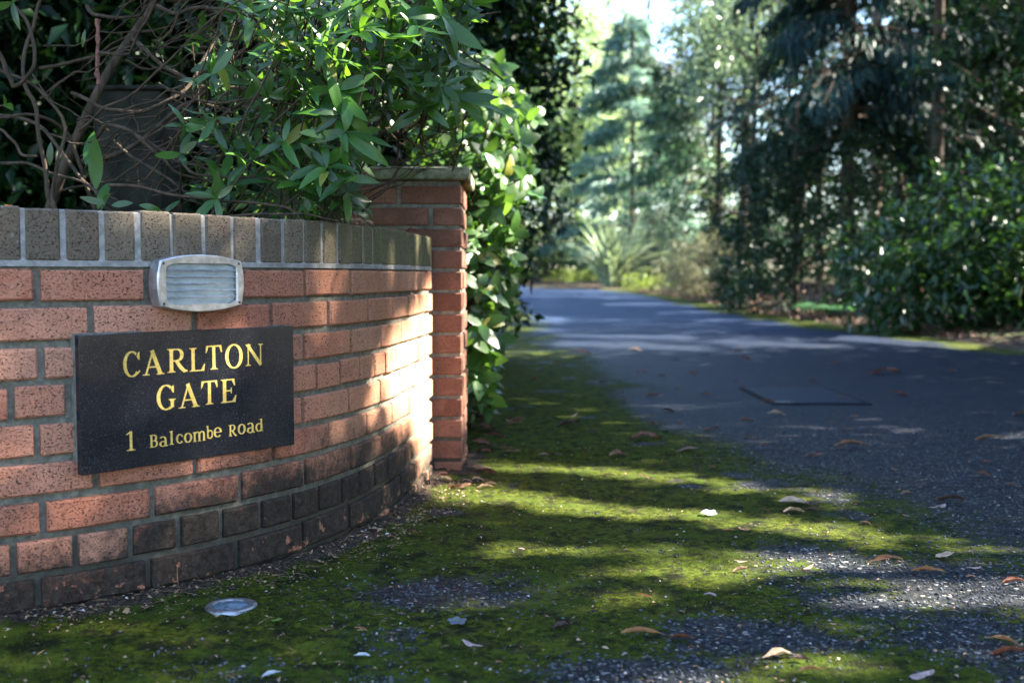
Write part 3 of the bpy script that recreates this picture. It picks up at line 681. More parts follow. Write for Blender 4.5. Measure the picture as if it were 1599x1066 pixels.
# ------------------------------------------------------------------ plants: leaves, crowns, conifers
def norm(v): return v / (np.linalg.norm(v, axis=-1, keepdims=True) + 1e-9)
def leaf_quads(Cn, D, Nn, L, Wd, fold=.25):
    D = norm(D); Sd = norm(np.cross(D, Nn)); Nn = np.cross(Sd, D); L = np.broadcast_to(L, (len(Cn),))[:, None]; Wd = np.broadcast_to(Wd, (len(Cn),))[:, None]
    m = Cn + D * L * .45 - Nn * 0; up = Nn * Wd * fold
    V = np.stack([Cn, m - Sd * Wd * .5 + up, Cn + D * L - Nn * L * .08, m + Sd * Wd * .5 + up], 1).reshape(-1, 3)
    i = np.arange(len(Cn))[:, None] * 4
    return V, np.concatenate([i + np.array([[0, 3, 2]]), i + np.array([[0, 2, 1]])])
def cloud(n, lobes, clump=.3, per=24, shell=.55):
    vol = np.array([l[3] * l[4] * l[5] for l in lobes]); vol = vol ** .8 / (vol ** .8).sum()
    nc = max(3, n // per); k = rng.choice(len(lobes), nc, p=vol); Lb = np.array(lobes, float)[k]
    d = norm(rng.normal(size=(nc, 3))); r = shell + (1 - shell) * rng.random(nc) ** .6
    r = np.where(rng.random(nc) < .25, rng.random(nc) * shell, r)
    Cc = Lb[:, :3] + d * r[:, None] * Lb[:, 3:6]
    j = rng.integers(0, nc, n); cs = clump * rng.uniform(.6, 1.3, nc)
    return Cc[j] + np.clip(rng.normal(0, 1, (n, 3)), -1.7, 1.7) * cs[j][:, None] * np.array([1, 1, .7]), Cc, d[j], rng.random(nc)[j]
def broad_tree(name, label, cat, x, y, lobes, n, size, mat, trunk_r=.12, clump=.3, per=24, bark=None, group=None, gaps=True, aspect=.42, shell=.55, zb=None, limbs=9, droop=.35, lean=(0, 0), parts=('trunk', 'crown'), keep=None):
    z0 = float(ground_z(x, min(y, 60))) - .05 if zb is None else zb
    root = thing(name, label, cat, (x, y, z0), group)
    L = [(x + l[0], y + l[1], z0 + l[2], l[3], l[4], l[5]) for l in lobes]
    P, Cc, od, tone = cloud(n, L, clump, per, shell)
    k = P[:, 2] > z0 + .03
    if keep is not None: k &= keep(P)
    P, od, tone = P[k], od[k], tone[k]; m = len(P)
    D = norm(od * .5 + rng.normal(0, .7, (m, 3)) - np.array([0, 0, droop])); Nn = norm(rng.normal(0, .55, (m, 3)) + np.array([0, 0, 1.0]))
    sz = size * rng.uniform(.65, 1.25, m)
    if gaps:
        sd_ = norm(np.cross(D, Nn)) * (sz * aspect * .5)[:, None]; md = P + D * sz[:, None] * .45
        gp = np.max([sun_gap(q) for q in ((P, md + sd_, md - sd_, P + D * sz[:, None]) if size > .12 and y < 21 else (md,))], 0)
        k = rng.random(m) > gp; P, D, Nn, sz, tone = P[k], D[k], Nn[k], sz[k], tone[k]; m = len(P)
    V, Fq = leaf_quads(P, D, Nn, sz, sz * aspect)
    tn = np.clip(tone * .6 + rng.random(m) * .4, 0, 1)
    o = link(parts[1], mesh(parts[1], V - np.array([x, y, z0]), Fq, False, np.repeat(tn, 4)), mat, root)
    top = max(l[2] + l[5] * .6 for l in L); low = min(l[2] for l in L)
    if trunk_r:
        tp = np.array([x + lean[0], y + lean[1], top]); T = wiggle((x, y, z0 - .1), tp, 9, .04 * trunk_r / .1)
        pcs = [tube_vf(T, np.linspace(trunk_r, trunk_r * .3, 9), 9)]
        for c in Cc[rng.choice(len(Cc), min(limbs, len(Cc)), replace=False)]:
            i = int(np.clip(np.searchsorted(T[:, 2], c[2] - np.hypot(*(c[:2] - T[4, :2])) * .7), 1, 8))
            pcs.append(tube_vf(wiggle(T[i], c, 6, .04), np.linspace(trunk_r * .45, trunk_r * .1, 6), 5))
        V, Fq = join_vf(pcs); link(parts[0], mesh(parts[0], V - np.array([x, y, z0]), Fq, True), bark or BARK, root)
    return root
def conifer(name, label, x, y, h, r0, zb, nbr, mat, spray=.30, droop=.35, per=60, trunk_r=.16, bark=None, group=None, width=.05, gaps=True, pw=.8, hang=1.0, keep=None):
    z0 = float(ground_z(x, min(y, 60))) - .05; root = thing(name, label, 'conifer', (x, y, z0), group)
    pcs = [tube_vf(np.array([(x + .03 * math.sin(q * 3), y, z0 + q * h) for q in np.linspace(-.01, 1, 10)]), np.linspace(trunk_r, .02, 10), 9)]
    Cn, D, Nn, tn = [], [], [], []
    for b in range(nbr):
        q = (b + rng.random()) / nbr; z = zb + (h - zb) * q; L = r0 * (1 - q) ** pw * rng.uniform(.7, 1.15) + .15; a = rng.random() * 2 * np.pi
        tt = np.linspace(0, 1, 8); out = np.array([math.cos(a), math.sin(a)])
        P = np.stack([x + out[0] * L * tt, y + out[1] * L * tt, z0 + z + L * (.18 * tt - droop * tt ** 2)], -1) + np.cumsum(rng.normal(0, .02 * L, (8, 3)), 0)
        pcs.append(tube_vf(P, np.linspace(trunk_r * .22 * (1 - q) + .008, .004, 8), 4))
        m = int(per * (L / r0) ** 1.0) + 6; u = .2 + .8 * rng.random(m) ** .8; i = np.minimum((u * 7).astype(int), 6); f = (u * 7 - i)[:, None]
        base = P[i] * (1 - f) + P[i + 1] * f; side = np.array([-out[1], out[0], 0]) * (rng.choice([-1, 1], m) * rng.uniform(0, .38, m) * L * (1.15 - u))[:, None]
        Cn.append(base + side + rng.normal(0, .05, (m, 3))); D.append(np.array([*out, 0]) * .6 + side / (L * .4) + np.array([0, 0, -hang]) + rng.normal(0, .35, (m, 3)))
        Nn.append(np.tile([0, 0, 1.0], (m, 1)) + rng.normal(0, .6, (m, 3))); tn.append(np.clip(rng.random() * .6 + rng.random(m) * .4, 0, 1))
    Cn, D, Nn, tn = (np.concatenate(v) for v in (Cn, D, Nn, tn))
    k = np.ones(len(Cn), bool)
    if gaps: k &= rng.random(len(Cn)) > np.maximum(sun_gap(Cn), sun_gap(Cn + norm(D) * spray * .8))
    if keep is not None: k &= keep(Cn)
    Cn, D, Nn, tn = Cn[k], D[k], Nn[k], tn[k]
    V, Fq = leaf_quads(Cn, D, Nn, spray * rng.uniform(.6, 1.3, len(Cn)), width * rng.uniform(.7, 1.3, len(Cn)), .1)
    o_ = np.array([x, y, z0]); link('crown', mesh('crown', V - o_, Fq, False, np.repeat(tn, 4)), mat, root)
    V, Fq = join_vf(pcs); link('trunk', mesh('trunk', V - o_, Fq, True), bark or BARK, root)
    return root
def bark_mat(name, a, b):
    t = MT(name); p = t.pos(); n = t.noise(t.scale(p, (30, 30, 6)), 1.0, 5, .7)
    return t.done(t.bsdf(t.mix(t.ramp(n, .3, .7), a, b), .95, t.bump(n, .8, .02), .2))
BARK = bark_mat('dark_bark', (.025, .018, .013), (.075, .055, .04))
BARK2 = bark_mat('pinkish_bark', (.10, .065, .05), (.26, .18, .14))
STEM = bark_mat('shrub_stem_bark', (.075, .052, .032), (.20, .145, .10))
L_DARK = leaf_mat('dark_glossy_foliage', (.0030, .0115, .005), (.010, .032, .010), (.04, .12, .02), .07, .36, .18)
L_RHOD = leaf_mat('glossy_rhododendron_foliage', (.007, .020, .007), (.028, .075, .018), (.10, .24, .03), .14, .24, .4)
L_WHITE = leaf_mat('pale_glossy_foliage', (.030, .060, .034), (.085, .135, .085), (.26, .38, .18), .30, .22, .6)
L_MID = leaf_mat('mid_green_foliage', (.007, .022, .008), (.022, .056, .014), (.11, .24, .03), .25, .4, .25)
L_BLUE = leaf_mat('blue_green_needles', (.055, .110, .092), (.12, .205, .165), (.24, .42, .27), .38, .5)
L_WEEP = leaf_mat('dark_blue_green_needles', (.004, .015, .014), (.014, .042, .036), (.04, .12, .06), .12, .5, .2)
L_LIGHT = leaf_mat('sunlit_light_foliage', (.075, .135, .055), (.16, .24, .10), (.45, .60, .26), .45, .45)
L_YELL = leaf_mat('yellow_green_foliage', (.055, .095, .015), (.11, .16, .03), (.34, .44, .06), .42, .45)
L_GREENC = leaf_mat('green_conifer_needles', (.020, .050, .036), (.055, .110, .075), (.14, .28, .12), .25, .5, .3)
L_COPPER = leaf_mat('purple_brown_foliage', (.045, .028, .030), (.105, .070, .065), (.22, .11, .08), .3, .5)
L_TAN = leaf_mat('grey_tan_foliage', (.075, .085, .050), (.19, .17, .105), (.30, .30, .14), .3, .6)
L_GREY = leaf_mat('grey_green_foliage', (.060, .085, .062), (.13, .165, .12), (.22, .30, .16), .3, .55)

# --- trees along the right of the drive whose crowns shade it (mostly beyond the right edge of the photograph)
for i, (tx, ty, r_) in enumerate([(8.2, -2.6, 3.0), (8.0, 1.6, 3.1), (8.4, 6.7, 3.1), (8.9, 9.2, 3.0)]):
    dy_ = -1.3 if i == 2 else 0
    broad_tree('holly_tree', ['spreading dark holly beside the drive behind the viewer', 'dense dark holly beside the drive, level with the viewer', 'dense dark holly beside the drive opposite the brick pillar', 'dark holly nearest to the glossy rhododendron on the right verge'][i], 'tree', tx, ty,
               [(0, dy_, 3.6, 2.6, 2.6, 2.6), (-.6, .6 + dy_, 6.4, 2.7, 2.7, 2.6), (.5, -.5 + dy_, 9.0, 2.2, 2.3, 2.0), (-1.4, -1.0 + dy_, 4.6, 1.7, 1.7, 1.8), (-.8, dy_, 1.9, 1.9, 2.3, 1.7)], 23000, .19, L_DARK, .18, .34, 26, gaps=True, aspect=.6, group='hollies shading the drive')
broad_tree('holly_tree', 'tall dark holly standing behind the glossy rhododendron on the right verge', 'tree', 9.6, 13.6, [(0, 0, 3.2, 2.7, 2.4, 2.6), (-.4, 0, 6.2, 2.7, 2.4, 2.4), (.3, .4, 8.8, 2, 2, 1.8)], 15000, .16, L_DARK, .17, .34, 26, gaps=True, aspect=.6, group='hollies shading the drive')

for i, (x, y, lb) in enumerate([(7.6, 16.0, 'evergreen oak leaning its dark crown over the big rhododendron'), (8.3, 20.5, 'evergreen oak behind the straight dark pine trunk'), (7.4, 29.5, 'evergreen oak beyond the weeping conifer'), (11.5, 29, 'evergreen oak deep in the wood on the right'), (7.6, 37, 'farthest evergreen oak on the right side of the drive'), (6.6, 33, 'evergreen oak in the gap left of the tall trees, behind the feathery bush')]):
    broad_tree('evergreen_oak', lb, 'tree', x, y, [(0, 0, 4.4, 2.5, 1.8, 1.6), (-.9, -.4, 6.3, 2.3, 1.8, 1.5), (.5, .2, 8.2, 2.3, 1.9, 1.5), (1.6, 0, 5.2, 2.0, 1.6, 1.6), (.2, .3, 2.4, 2.0, 1.6, 1.3)], 19000, .13, L_DARK, .13, .21, 44, group='evergreen oaks on the right', aspect=.5)
# --- right side, in view
def bush(name, label, cat, px, py, y, lobes, n, size, mat, **k):
    x = at(px, py, y)[0]; return broad_tree(name, label, cat, x, y, lobes, n, size, mat, parts=('stem', 'foliage'), **k)
bush('rhododendron_bush', 'big glossy dark rhododendron at the right edge of the photo, spilling onto the verge', 'shrub', 1500, 520, 13.0,
     [(-.5, 0, .75, .85, .8, .75), (.2, .2, 1.2, .9, .9, .8), (1.1, .1, 1.0, 1.0, .9, 1.0), (.5, -.3, .5, .9, .6, .5), (1.6, -.2, .6, .9, .8, .6), (-.75, -.1, .35, .5, .5, .35)], 9500, .15, L_RHOD, trunk_r=.05, clump=.15, per=11, aspect=.34, shell=.72, gaps=True)
bush('holly_bush', 'tall dark holly bush with tiny glossy leaves left of the big rhododendron', 'shrub', 1240, 492, 17.8,
     [(0, 0, .9, 1.0, .9, .9), (-.5, .3, 1.9, .9, .9, .9), (.7, .2, 2.0, 1.0, .9, 1.0), (1.2, .4, 1.0, .9, .8, 1.0), (-.7, -.2, .6, .6, .6, .55), (.2, .5, 2.9, .9, .9, .7)], 21000, .075, L_DARK, trunk_r=.06, clump=.13, per=44, aspect=.55, shell=.65)
bush('laurel_tree', 'dense dark evergreen behind the holly bush and the fern', 'tree', 1400, 480, 21.5,
     [(0, 0, 1.4, 1.8, 1.2, 1.4), (.6, 0, 3.2, 1.9, 1.3, 1.5), (-1.1, .3, 2.4, 1.3, 1.2, 1.4), (1.9, .2, 2.2, 1.5, 1.2, 1.6), (0.2, .5, 4.6, 1.5, 1.2, 1.0)], 15000, .12, L_DARK, trunk_r=.10, clump=.19, per=40)
conifer('weeping_conifer', 'tall weeping dark blue-green conifer hanging over the holly bush', at(1320, 400, 19.5)[0], 19.5, 13.0, 2.3, 3.1, 170, L_WEEP, .30, .55, 330, .15, width=.045, hang=1.3)
conifer('weeping_conifer', 'weeping conifer at the back, between the trunk of the pine and the photo edge', at(1590, 400, 27)[0], 27.0, 14.0, 3.4, 1.0, 170, L_WEEP, .45, .5, 220, .2, width=.075, hang=1.4)
broad_tree('whitebeam_tree', 'broadleaf tree whose pale leaves catch the sun above the drive', 'tree', at(1180, 300, 21.5)[0], 21.5,
           [(-.8, -.3, 4.35, .95, .9, .75), (-.2, .2, 5.4, 1.3, 1.2, 1.0), (.8, 0, 4.6, 1.0, .9, .8), (-1.4, 0, 5.2, .8, .8, .6)], 5200, .10, L_WHITE, .07, .16, 30, aspect=.55)
pine_x = at(1474, 260, 17.5)[0]
def pine(label, x, y, r_, n, bark, lean=(0, 0)):
    return broad_tree('pine_tree', label, 'tree', x, y, [(0, 0, 9.2, 1.8, 1.8, 1.3), (.9, .3, 7.8, 1.3, 1.2, .8), (-.8, .2, 8.0, 1.1, 1.1, .8)], n, .20, L_WEEP, r_, .35, 30, bark, 'pines on the right', aspect=.16, lean=lean)
pine('pine with a straight dark trunk rising above the big rhododendron', pine_x, 17.5, .125, 3500, BARK, (-.15, 0))
pine('pine with a thin pinkish trunk deep in the shade, left of the dark trunk', at(1362, 260, 23.0)[0], 23.0, .14, 3500, BARK2, (.1, 0))
pine('slim pine at the back, right of the dark trunk', at(1565, 260, 25.0)[0], 25.0, .12, 3000, BARK, (.2, 0))
for i, (x, y, h, n) in enumerate([(10.5, 24, 11, 15000), (14, 32, 14, 14000), (9.2, 34, 14, 14000), (17, 26, 13, 11000), (12.0, 18.5, 10, 12000), (21, 40, 16, 10000)]):
    broad_tree('oak_tree', ['shaded broadleaf tree right behind the straight dark pine trunk', 'tall broadleaf tree far back on the right', 'broadleaf tree between the weeping conifers', 'broadleaf tree far right behind the weeping conifer', 'dark broadleaf tree at the right edge over the rhododendron', 'farthest broadleaf tree on the right'][i], 'tree', x, y,
               [(0, 0, h * .35, 2.6, 2.2, h * .25), (.6, .2, h * .65, 2.8, 2.4, h * .25), (-1.3, .4, h * .5, 2.0, 1.8, h * .22), (-.4, 0, .14 * h, 2.2, 2.0, .14 * h)], n, .20, [L_DARK, L_DARK, L_DARK, L_DARK, L_DARK, L_MID][i], .16, .30, 36, group='broadleaf trees in the shade on the right', aspect=.5)

# --- middle distance
cx_ = at(985, 430, 44)[0]
conifer('cedar_tree', 'layered blue-green cedar at the bend with drooping sunlit boughs', cx_, 44.0, 10.4, 3.2, .9, 110, L_BLUE, .42, .28, 260, .14, width=.085, hang=.55, pw=.65)
conifer('cedar_tree', 'dark green cedar filling the gap right of the pale layered cedar', at(1120, 430, 40)[0], 40.0, 14.0, 3.6, .9, 130, L_GREENC, .42, .32, 230, .16, width=.085, hang=.7)
broad_tree('copper_beech', 'purple-brown tree behind the cedar', 'tree', at(1055, 400, 45)[0], 45.0, [(0, 0, 6.6, 2.0, 1.8, 1.6), (-.6, 0, 8.2, 1.6, 1.5, 1.2), (1.2, 0, 7.6, 1.5, 1.3, 1.2), (0.3, 0, 4.6, 1.4, 1.3, 1.0)], 6500, .15, L_COPPER, .13, .3, 20)
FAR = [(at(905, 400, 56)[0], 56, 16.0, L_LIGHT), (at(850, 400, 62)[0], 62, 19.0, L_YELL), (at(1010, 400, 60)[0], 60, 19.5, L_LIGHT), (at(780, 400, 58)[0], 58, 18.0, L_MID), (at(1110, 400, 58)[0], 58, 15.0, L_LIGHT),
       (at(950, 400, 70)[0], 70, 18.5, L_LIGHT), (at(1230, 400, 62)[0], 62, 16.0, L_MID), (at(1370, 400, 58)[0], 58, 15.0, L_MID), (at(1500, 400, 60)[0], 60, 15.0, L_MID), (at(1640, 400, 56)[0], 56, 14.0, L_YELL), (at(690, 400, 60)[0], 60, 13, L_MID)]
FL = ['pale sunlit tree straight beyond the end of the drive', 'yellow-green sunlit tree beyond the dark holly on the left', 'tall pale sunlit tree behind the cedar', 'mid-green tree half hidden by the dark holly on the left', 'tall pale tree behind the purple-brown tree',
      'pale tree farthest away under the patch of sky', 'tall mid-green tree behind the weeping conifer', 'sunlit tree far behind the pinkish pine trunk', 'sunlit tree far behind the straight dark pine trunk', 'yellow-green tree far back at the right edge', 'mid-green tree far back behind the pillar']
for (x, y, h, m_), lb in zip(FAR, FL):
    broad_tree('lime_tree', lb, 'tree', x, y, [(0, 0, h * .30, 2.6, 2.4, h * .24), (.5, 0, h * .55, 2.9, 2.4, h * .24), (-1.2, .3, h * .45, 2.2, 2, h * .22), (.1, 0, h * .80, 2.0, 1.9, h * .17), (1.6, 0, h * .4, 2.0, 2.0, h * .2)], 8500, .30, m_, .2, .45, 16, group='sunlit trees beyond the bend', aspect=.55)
bush('evergreen_bush', 'dark rounded bush in the shade where the drive disappears to the left', 'shrub', 862, 440, 44, [(0, 0, 1.4, 1.1, 1, 1.4), (-1.2, 0, 1.1, 1.1, 1, 1.1), (.2, .2, 2.7, .9, .9, .9)], 6000, .13, L_DARK, trunk_r=.06, clump=.2)
bush('evergreen_bush', 'second dark bush at the bend, nearer to the left verge', 'shrub', 805, 440, 41.5, [(-.4, 0, 1.2, 1.2, 1, 1.2), (-1.6, 0, 1.6, 1.3, 1, 1.5)], 5000, .13, L_DARK, trunk_r=.06, clump=.2)
bush('grey_leaved_bush', 'rounded grey-green bush behind the spiky flax plant', 'shrub', 1010, 440, 38.5, [(0, 0, 1.3, 1.1, 1, 1.3), (.7, 0, 1.9, .9, .9, .9), (-.9, .1, 1.0, .8, .8, .9)], 6000, .12, L_GREY, trunk_r=.05, clump=.18, aspect=.3)
bush('feathery_bush', 'feathery grey and tan bush right of the spiky flax plant', 'shrub', 1095, 460, 27.0, [(0, 0, .75, .75, .7, .75), (-.5, 0, .5, .55, .6, .5), (.45, .1, .95, .6, .6, .6)], 6000, .14, L_TAN, trunk_r=.04, clump=.14, aspect=.14)
bush('box_bush', 'low dark bush at the verge between the feathery bush and the holly bush', 'shrub', 1135, 472, 23.0, [(0, 0, .45, .5, .5, .45), (.5, .1, .75, .55, .5, .6)], 4500, .07, L_DARK, trunk_r=.04, clump=.12)
for px, y, lb in ((915, 41.0, 'bright sunlit cushion plant at the verge left of the spiky flax'), (880, 43.0, 'bright low plant farthest along the verge at the bend'), (1010, 33.5, 'small yellow-green plant at the verge right of the spiky flax')):
    bush('cushion_plant', lb, 'plant', px, 445, y, [(0, 0, .28, .75, .5, .30), (.7, 0, .22, .5, .4, .24)], 1800, .09, L_YELL, trunk_r=0, clump=.1)

for i, (px, y, lb) in enumerate([(800, 54, 'shaded thicket bush at the far end of the drive, on the left'), (880, 51, 'thicket bush straight ahead at the far end of the drive'), (960, 50, 'thicket bush behind the cedar foot'), (1060, 48, 'thicket bush behind the flax and the feathery bush'), (1180, 46, 'thicket bush far behind the holly bush'), (1330, 44, 'thicket bush far back under the pines'), (1480, 42, 'thicket bush far back behind the big rhododendron'), (1620, 40, 'thicket bush far back at the right edge')]):
    bush('thicket_bush', lb, 'shrub', px, 440, y, [(0, 0, 1.1, 1.9, 1.2, 1.2), (-1.3, .3, 1.6, 1.3, 1.2, 1.3), (1.4, 0, 1.5, 1.4, 1.2, 1.4)], 4500, .20, [L_MID, L_LIGHT, L_MID, L_MID, L_DARK, L_MID, L_MID, L_MID][i], trunk_r=.06, clump=.3, group='thicket beyond the drive')
# --- strap-leaved flax: every blade an object of its own
def blade_vf(base, az, ln_, lean, wd, n=7):
    tt = np.linspace(0, 1, n); o_ = np.array([math.cos(az), math.sin(az)]); th = lean * (.25 + tt ** 1.6 * .95)
    st_ = ln_ / (n - 1); P = [np.array(base, float)]
    for k in range(1, n): P.append(P[-1] + np.array([*(o_ * math.sin(th[k])), math.cos(th[k])]) * st_)
    P = np.array(P); sd = np.array([-o_[1], o_[0], 0]); w = wd * np.minimum(1, (1 - tt) * 2.6 + .03) * np.minimum(1, .5 + tt * 3)
    nr = np.array([-o_[0], -o_[1], .4]) * wd * .22
    V = np.concatenate([P - sd * w[:, None] / 2 + nr, P, P + sd * w[:, None] / 2 + nr]); Fq = []
    for k in range(n - 1): Fq += [(k, n + k, n + k + 1, k + 1), (n + k, 2 * n + k, 2 * n + k + 1, n + k + 1)]
    return V, Fq
FLAX = leaf_mat('flax_blade', (.12, .165, .105), (.27, .32, .22), (.34, .44, .20), .3, .35, .6, True)
fx, fy = at(958, 450, 35.5)[0], 35.5; fz = float(ground_z(fx, fy))
flax = thing('flax_plant', 'spiky grey-green flax with long sword-shaped leaves at the bend', 'plant', (fx, fy, fz))
for i in range(150):
    a = rng.random() * 2 * np.pi; rb_ = rng.uniform(.05, .38); V, Fq = blade_vf((fx + rb_ * math.cos(a), fy + rb_ * math.sin(a), fz), a, rng.uniform(1.25, 2.4), rng.uniform(.10, 1.6), rng.uniform(.075, .115))
    piece('blade', V, Fq, FLAX, flax, True)
# --- fern at the verge
FERN = leaf_mat('fern_frond', (.030, .085, .040), (.065, .15, .07), (.12, .30, .08), .35, .5, .4, True)
qx, qy = at(1296, 485, 16.4)[0], 16.4; qz = float(ground_z(qx, qy)) + .05
fern = thing('fern', 'blue-green fern with arching fronds at the foot of the dark holly bush', 'plant', (qx, qy, qz))
for i in range(22):
    a = i * 2.4 + rng.normal(0, .2); ln_ = rng.uniform(.45, .72); tt = np.linspace(0, 1, 16); o_ = np.array([math.cos(a), math.sin(a)])
    ax = np.stack([qx + o_[0] * ln_ * tt * .9, qy + o_[1] * ln_ * tt * .9, qz + ln_ * (1.0 * tt - .85 * tt ** 2) * rng.uniform(.7, 1.1)], -1)
    C2, D2 = [], []
    for k in range(2, 16):
        for s_ in (-1, 1):
            C2.append(ax[k]); D2.append(np.array([-o_[1] * s_, o_[0] * s_, -.25]) + np.array([*o_, 0]) * .35)
    lw = np.repeat(.17 * ln_ / .6 * np.sin(np.pi * np.linspace(.18, .98, 14)) ** .8, 2)
    V, Fq = leaf_quads(np.array(C2), np.array(D2), np.tile([0, 0, 1.0], (len(C2), 1)), lw, .034, .1); V2, F2 = tube_vf(ax[::3], .004, 3)
    V3, F3 = join_vf([(V, Fq), (V2, np.concatenate([F2[:, [0, 1, 2]], F2[:, [0, 2, 3]]]))]); piece('frond', V3, F3, FERN, fern)

# --- left: dark holly, and yews added behind the wall to block light
dk = lambda P: (project(P)[0] < 872 + 22 * np.sin(P[:, 2] * 2.1)) 
broad_tree('holly_tree', 'tall dark holly on the left, behind the bright laurel', 'tree', at(770, 430, 9.2)[0], 9.2,
           [(-.35, 0, 1.2, .55, .6, 1.0), (-.2, 0, 2.2, .62, .6, .7), (.05, 0, 2.9, .55, .6, .7), (-.3, .3, 3.4, .8, .8, .9), (-1.3, .3, 2.6, 1.0, .9, 1.4), (-1.1, .2, 1.2, .9, .8, 1.1), (.35, -.1, 3.35, .35, .35, .25), (-.3, 0, 4.8, 1.5, 1.4, 1.2), (-.5, .5, 1.6, .6, .5, 1.4), (.22, 0, 1.7, .30, .3, .8), (.28, .1, 2.5, .33, .3, .6), (-.1, .2, .7, .3, .3, .5)], 46000, .095, L_DARK, .09, .16, 22, aspect=.55, shell=.4, group=None, gaps=False)
for i, (x, y) in enumerate([(-2.6, 5.9), (-4.3, 5.0), (-1.7, 6.9), (-5.6, 3.0), (-3.6, 7.5)]):
    broad_tree('blocking_yew', ['added light-blocking yew directly behind the tangled stems', 'added light-blocking yew at the far left behind the tangled stems', 'added light-blocking yew behind the brick pillar', 'added light-blocking yew beyond the left edge of the wall', 'added light-blocking yew behind the other yews'][i], 'tree', x, y,
               [(0, 0, .9, 1.0, .7, .9), (0, 0, 2.2, 1.1, .8, 1.1), (.2, 0, 3.4, .9, .8, .9)], 26000, .13, L_DARK, .09, .26, 24, aspect=.4, shell=.2, zb=.1, group='added yews behind the wall', gaps=False)

# ------------------------------------------------------------------ planting bed and the concrete post behind the wall
bx = np.linspace(-6, -.18, 60); by = np.linspace(1.2, 9.0, 60); BX, BY = np.meshgrid(bx, by)
def behind(x, y):                   # distance behind the outer face of the wall
    k = np.argmin((x[..., None] - _X[::12]) ** 2 + (y[..., None] - _Y[::12]) ** 2, -1) * 12
    return -((x - _X[k]) * np.sin(_hh[k]) - (y - _Y[k]) * np.cos(_hh[k]))
bd = behind(BX, BY); BZ = np.where(bd > .20, .775 + .05 * sstep(.2, 1.5, bd) + (fbm(BX * 5, BY * 5, 90) - .5) * .06, .5)
BZ = np.where((BX > -.66) & (BY > 3.95), -.2, BZ); BZ = np.where((BX > -.8) & (BY > 4.5), -.2, BZ); BZ = np.where(bd < .10, -.3, BZ)
n1 = len(bx); ii = (np.arange(len(by) - 1)[:, None] * n1 + np.arange(n1 - 1)[None]).ravel()
link('planting_bed', mesh('planting_bed', np.stack([BX, BY, BZ], -1).reshape(-1, 3), np.stack([ii, ii + 1, ii + n1 + 1, ii + n1], -1), True), FLOOR, kind='structure')
pb = at(214, 200, 3.95); post = thing('concrete_post', 'broad dark concrete post standing in the tangle of stems behind the wall', 'post', (pb[0], 3.95, .7))
V, Fq = box_vf(pb[0] - .115, pb[0] + .115, 3.85, 4.08, .6, 1.32, .006); DCON = simple('shade_toned_concrete', (.020, .020, .015), .95, 0, .5, 9, .2, .5, 60); piece('shaft', V, Fq, DCON, post)  # post's shade put into a low base colour, since sun reaches its side
V, Fq = box_vf(pb[0] - .128, pb[0] + .128, 3.837, 4.093, 1.3203, 1.335, .004); piece('cap', V, Fq, DCON, post)

# ------------------------------------------------------------------ broad leaves (a few shared shapes), sprigs
def leaf_shape(curl, fold, wave, asp, blunt=.9, n=8):
    tt = np.linspace(0, 1, n + 1); w = asp * .5 * np.sin(np.pi * np.clip(tt, .015, .985) ** blunt) ** .75
    th = -curl * tt; px_ = np.concatenate([[0], np.cumsum(np.cos((th[1:] + th[:-1]) / 2))]) / n; pz = np.concatenate([[0], np.cumsum(np.sin((th[1:] + th[:-1]) / 2))]) / n
    V = []
    for k in range(n + 1):
        for s_ in (-1, -.5, 0, .5, 1):
            V.append((px_[k], s_ * w[k], pz[k] + abs(s_) * w[k] * fold - (abs(s_) ** 2) * w[k] * .25 + wave * math.sin(k * 2.1 + s_ * 2) * w[k] * abs(s_)))
    V = np.array(V); Fq = np.array([(k * 5 + j, (k + 1) * 5 + j, (k + 1) * 5 + j + 1, k * 5 + j + 1) for k in range(n) for j in range(4)])
    return V, Fq
RH = leaf_mat('rhododendron_leaf', (.013, .052, .007), (.040, .120, .012), (.19, .44, .02), .34, .38, .42, True)
LA = leaf_mat('laurel_leaf', (.018, .060, .010), (.052, .120, .020), (.20, .40, .04), .32, .40, .42, True)
FILL = leaf_mat('inner_leaves', (.018, .045, .010), (.04, .095, .016), (.14, .30, .03), .3, .35, .5)
SH_R = [leaf_shape(c, f, w, a) for c, f, w, a in ((.5, .35, .09, .27), (.9, .45, .12, .24), (.2, .30, .08, .29), (1.3, .4, .14, .27), (.6, .55, .08, .22), (-.3, .35, .10, .28))]
SH_L = [leaf_shape(c, f, w, a, .8) for c, f, w, a in ((.4, .3, .05, .50), (.8, .4, .06, .46), (.2, .25, .05, .55), (1.1, .4, .08, .48))]
def sprig(tip, axis, nl, L, spread=(50, 88)):
    axis = norm(np.array(axis, float)); u = norm(np.cross(axis, [.3, .2, .93])); v = np.cross(axis, u); a0 = rng.random() * 6.28; out = []
    for k in range(nl):
        a = a0 + k * 2.399 + rng.normal(0, .25); e = R(rng.uniform(*spread) * (.55 + .45 * min(1, k / nl * 1.6 + .2)))
        e = R(rng.uniform(spread[0], spread[1]) - 30 * (k == nl - 1)); d = axis * math.cos(e) + (u * math.cos(a) + v * math.sin(a)) * math.sin(e) + np.array([0, 0, -.12])
        d = norm(d); nrm = axis - d * (axis @ d) + rng.normal(0, .22, 3); nrm = norm(nrm - d * (nrm @ d)); s_ = np.cross(nrm, d)
        M = np.eye(4); l = L * rng.uniform(.65, 1.15); M[:3, 0] = d * l; M[:3, 1] = s_ * l; M[:3, 2] = nrm * l; M[:3, 3] = tip - axis * rng.uniform(0, .03) * (k > 2); out.append(M)
    return out
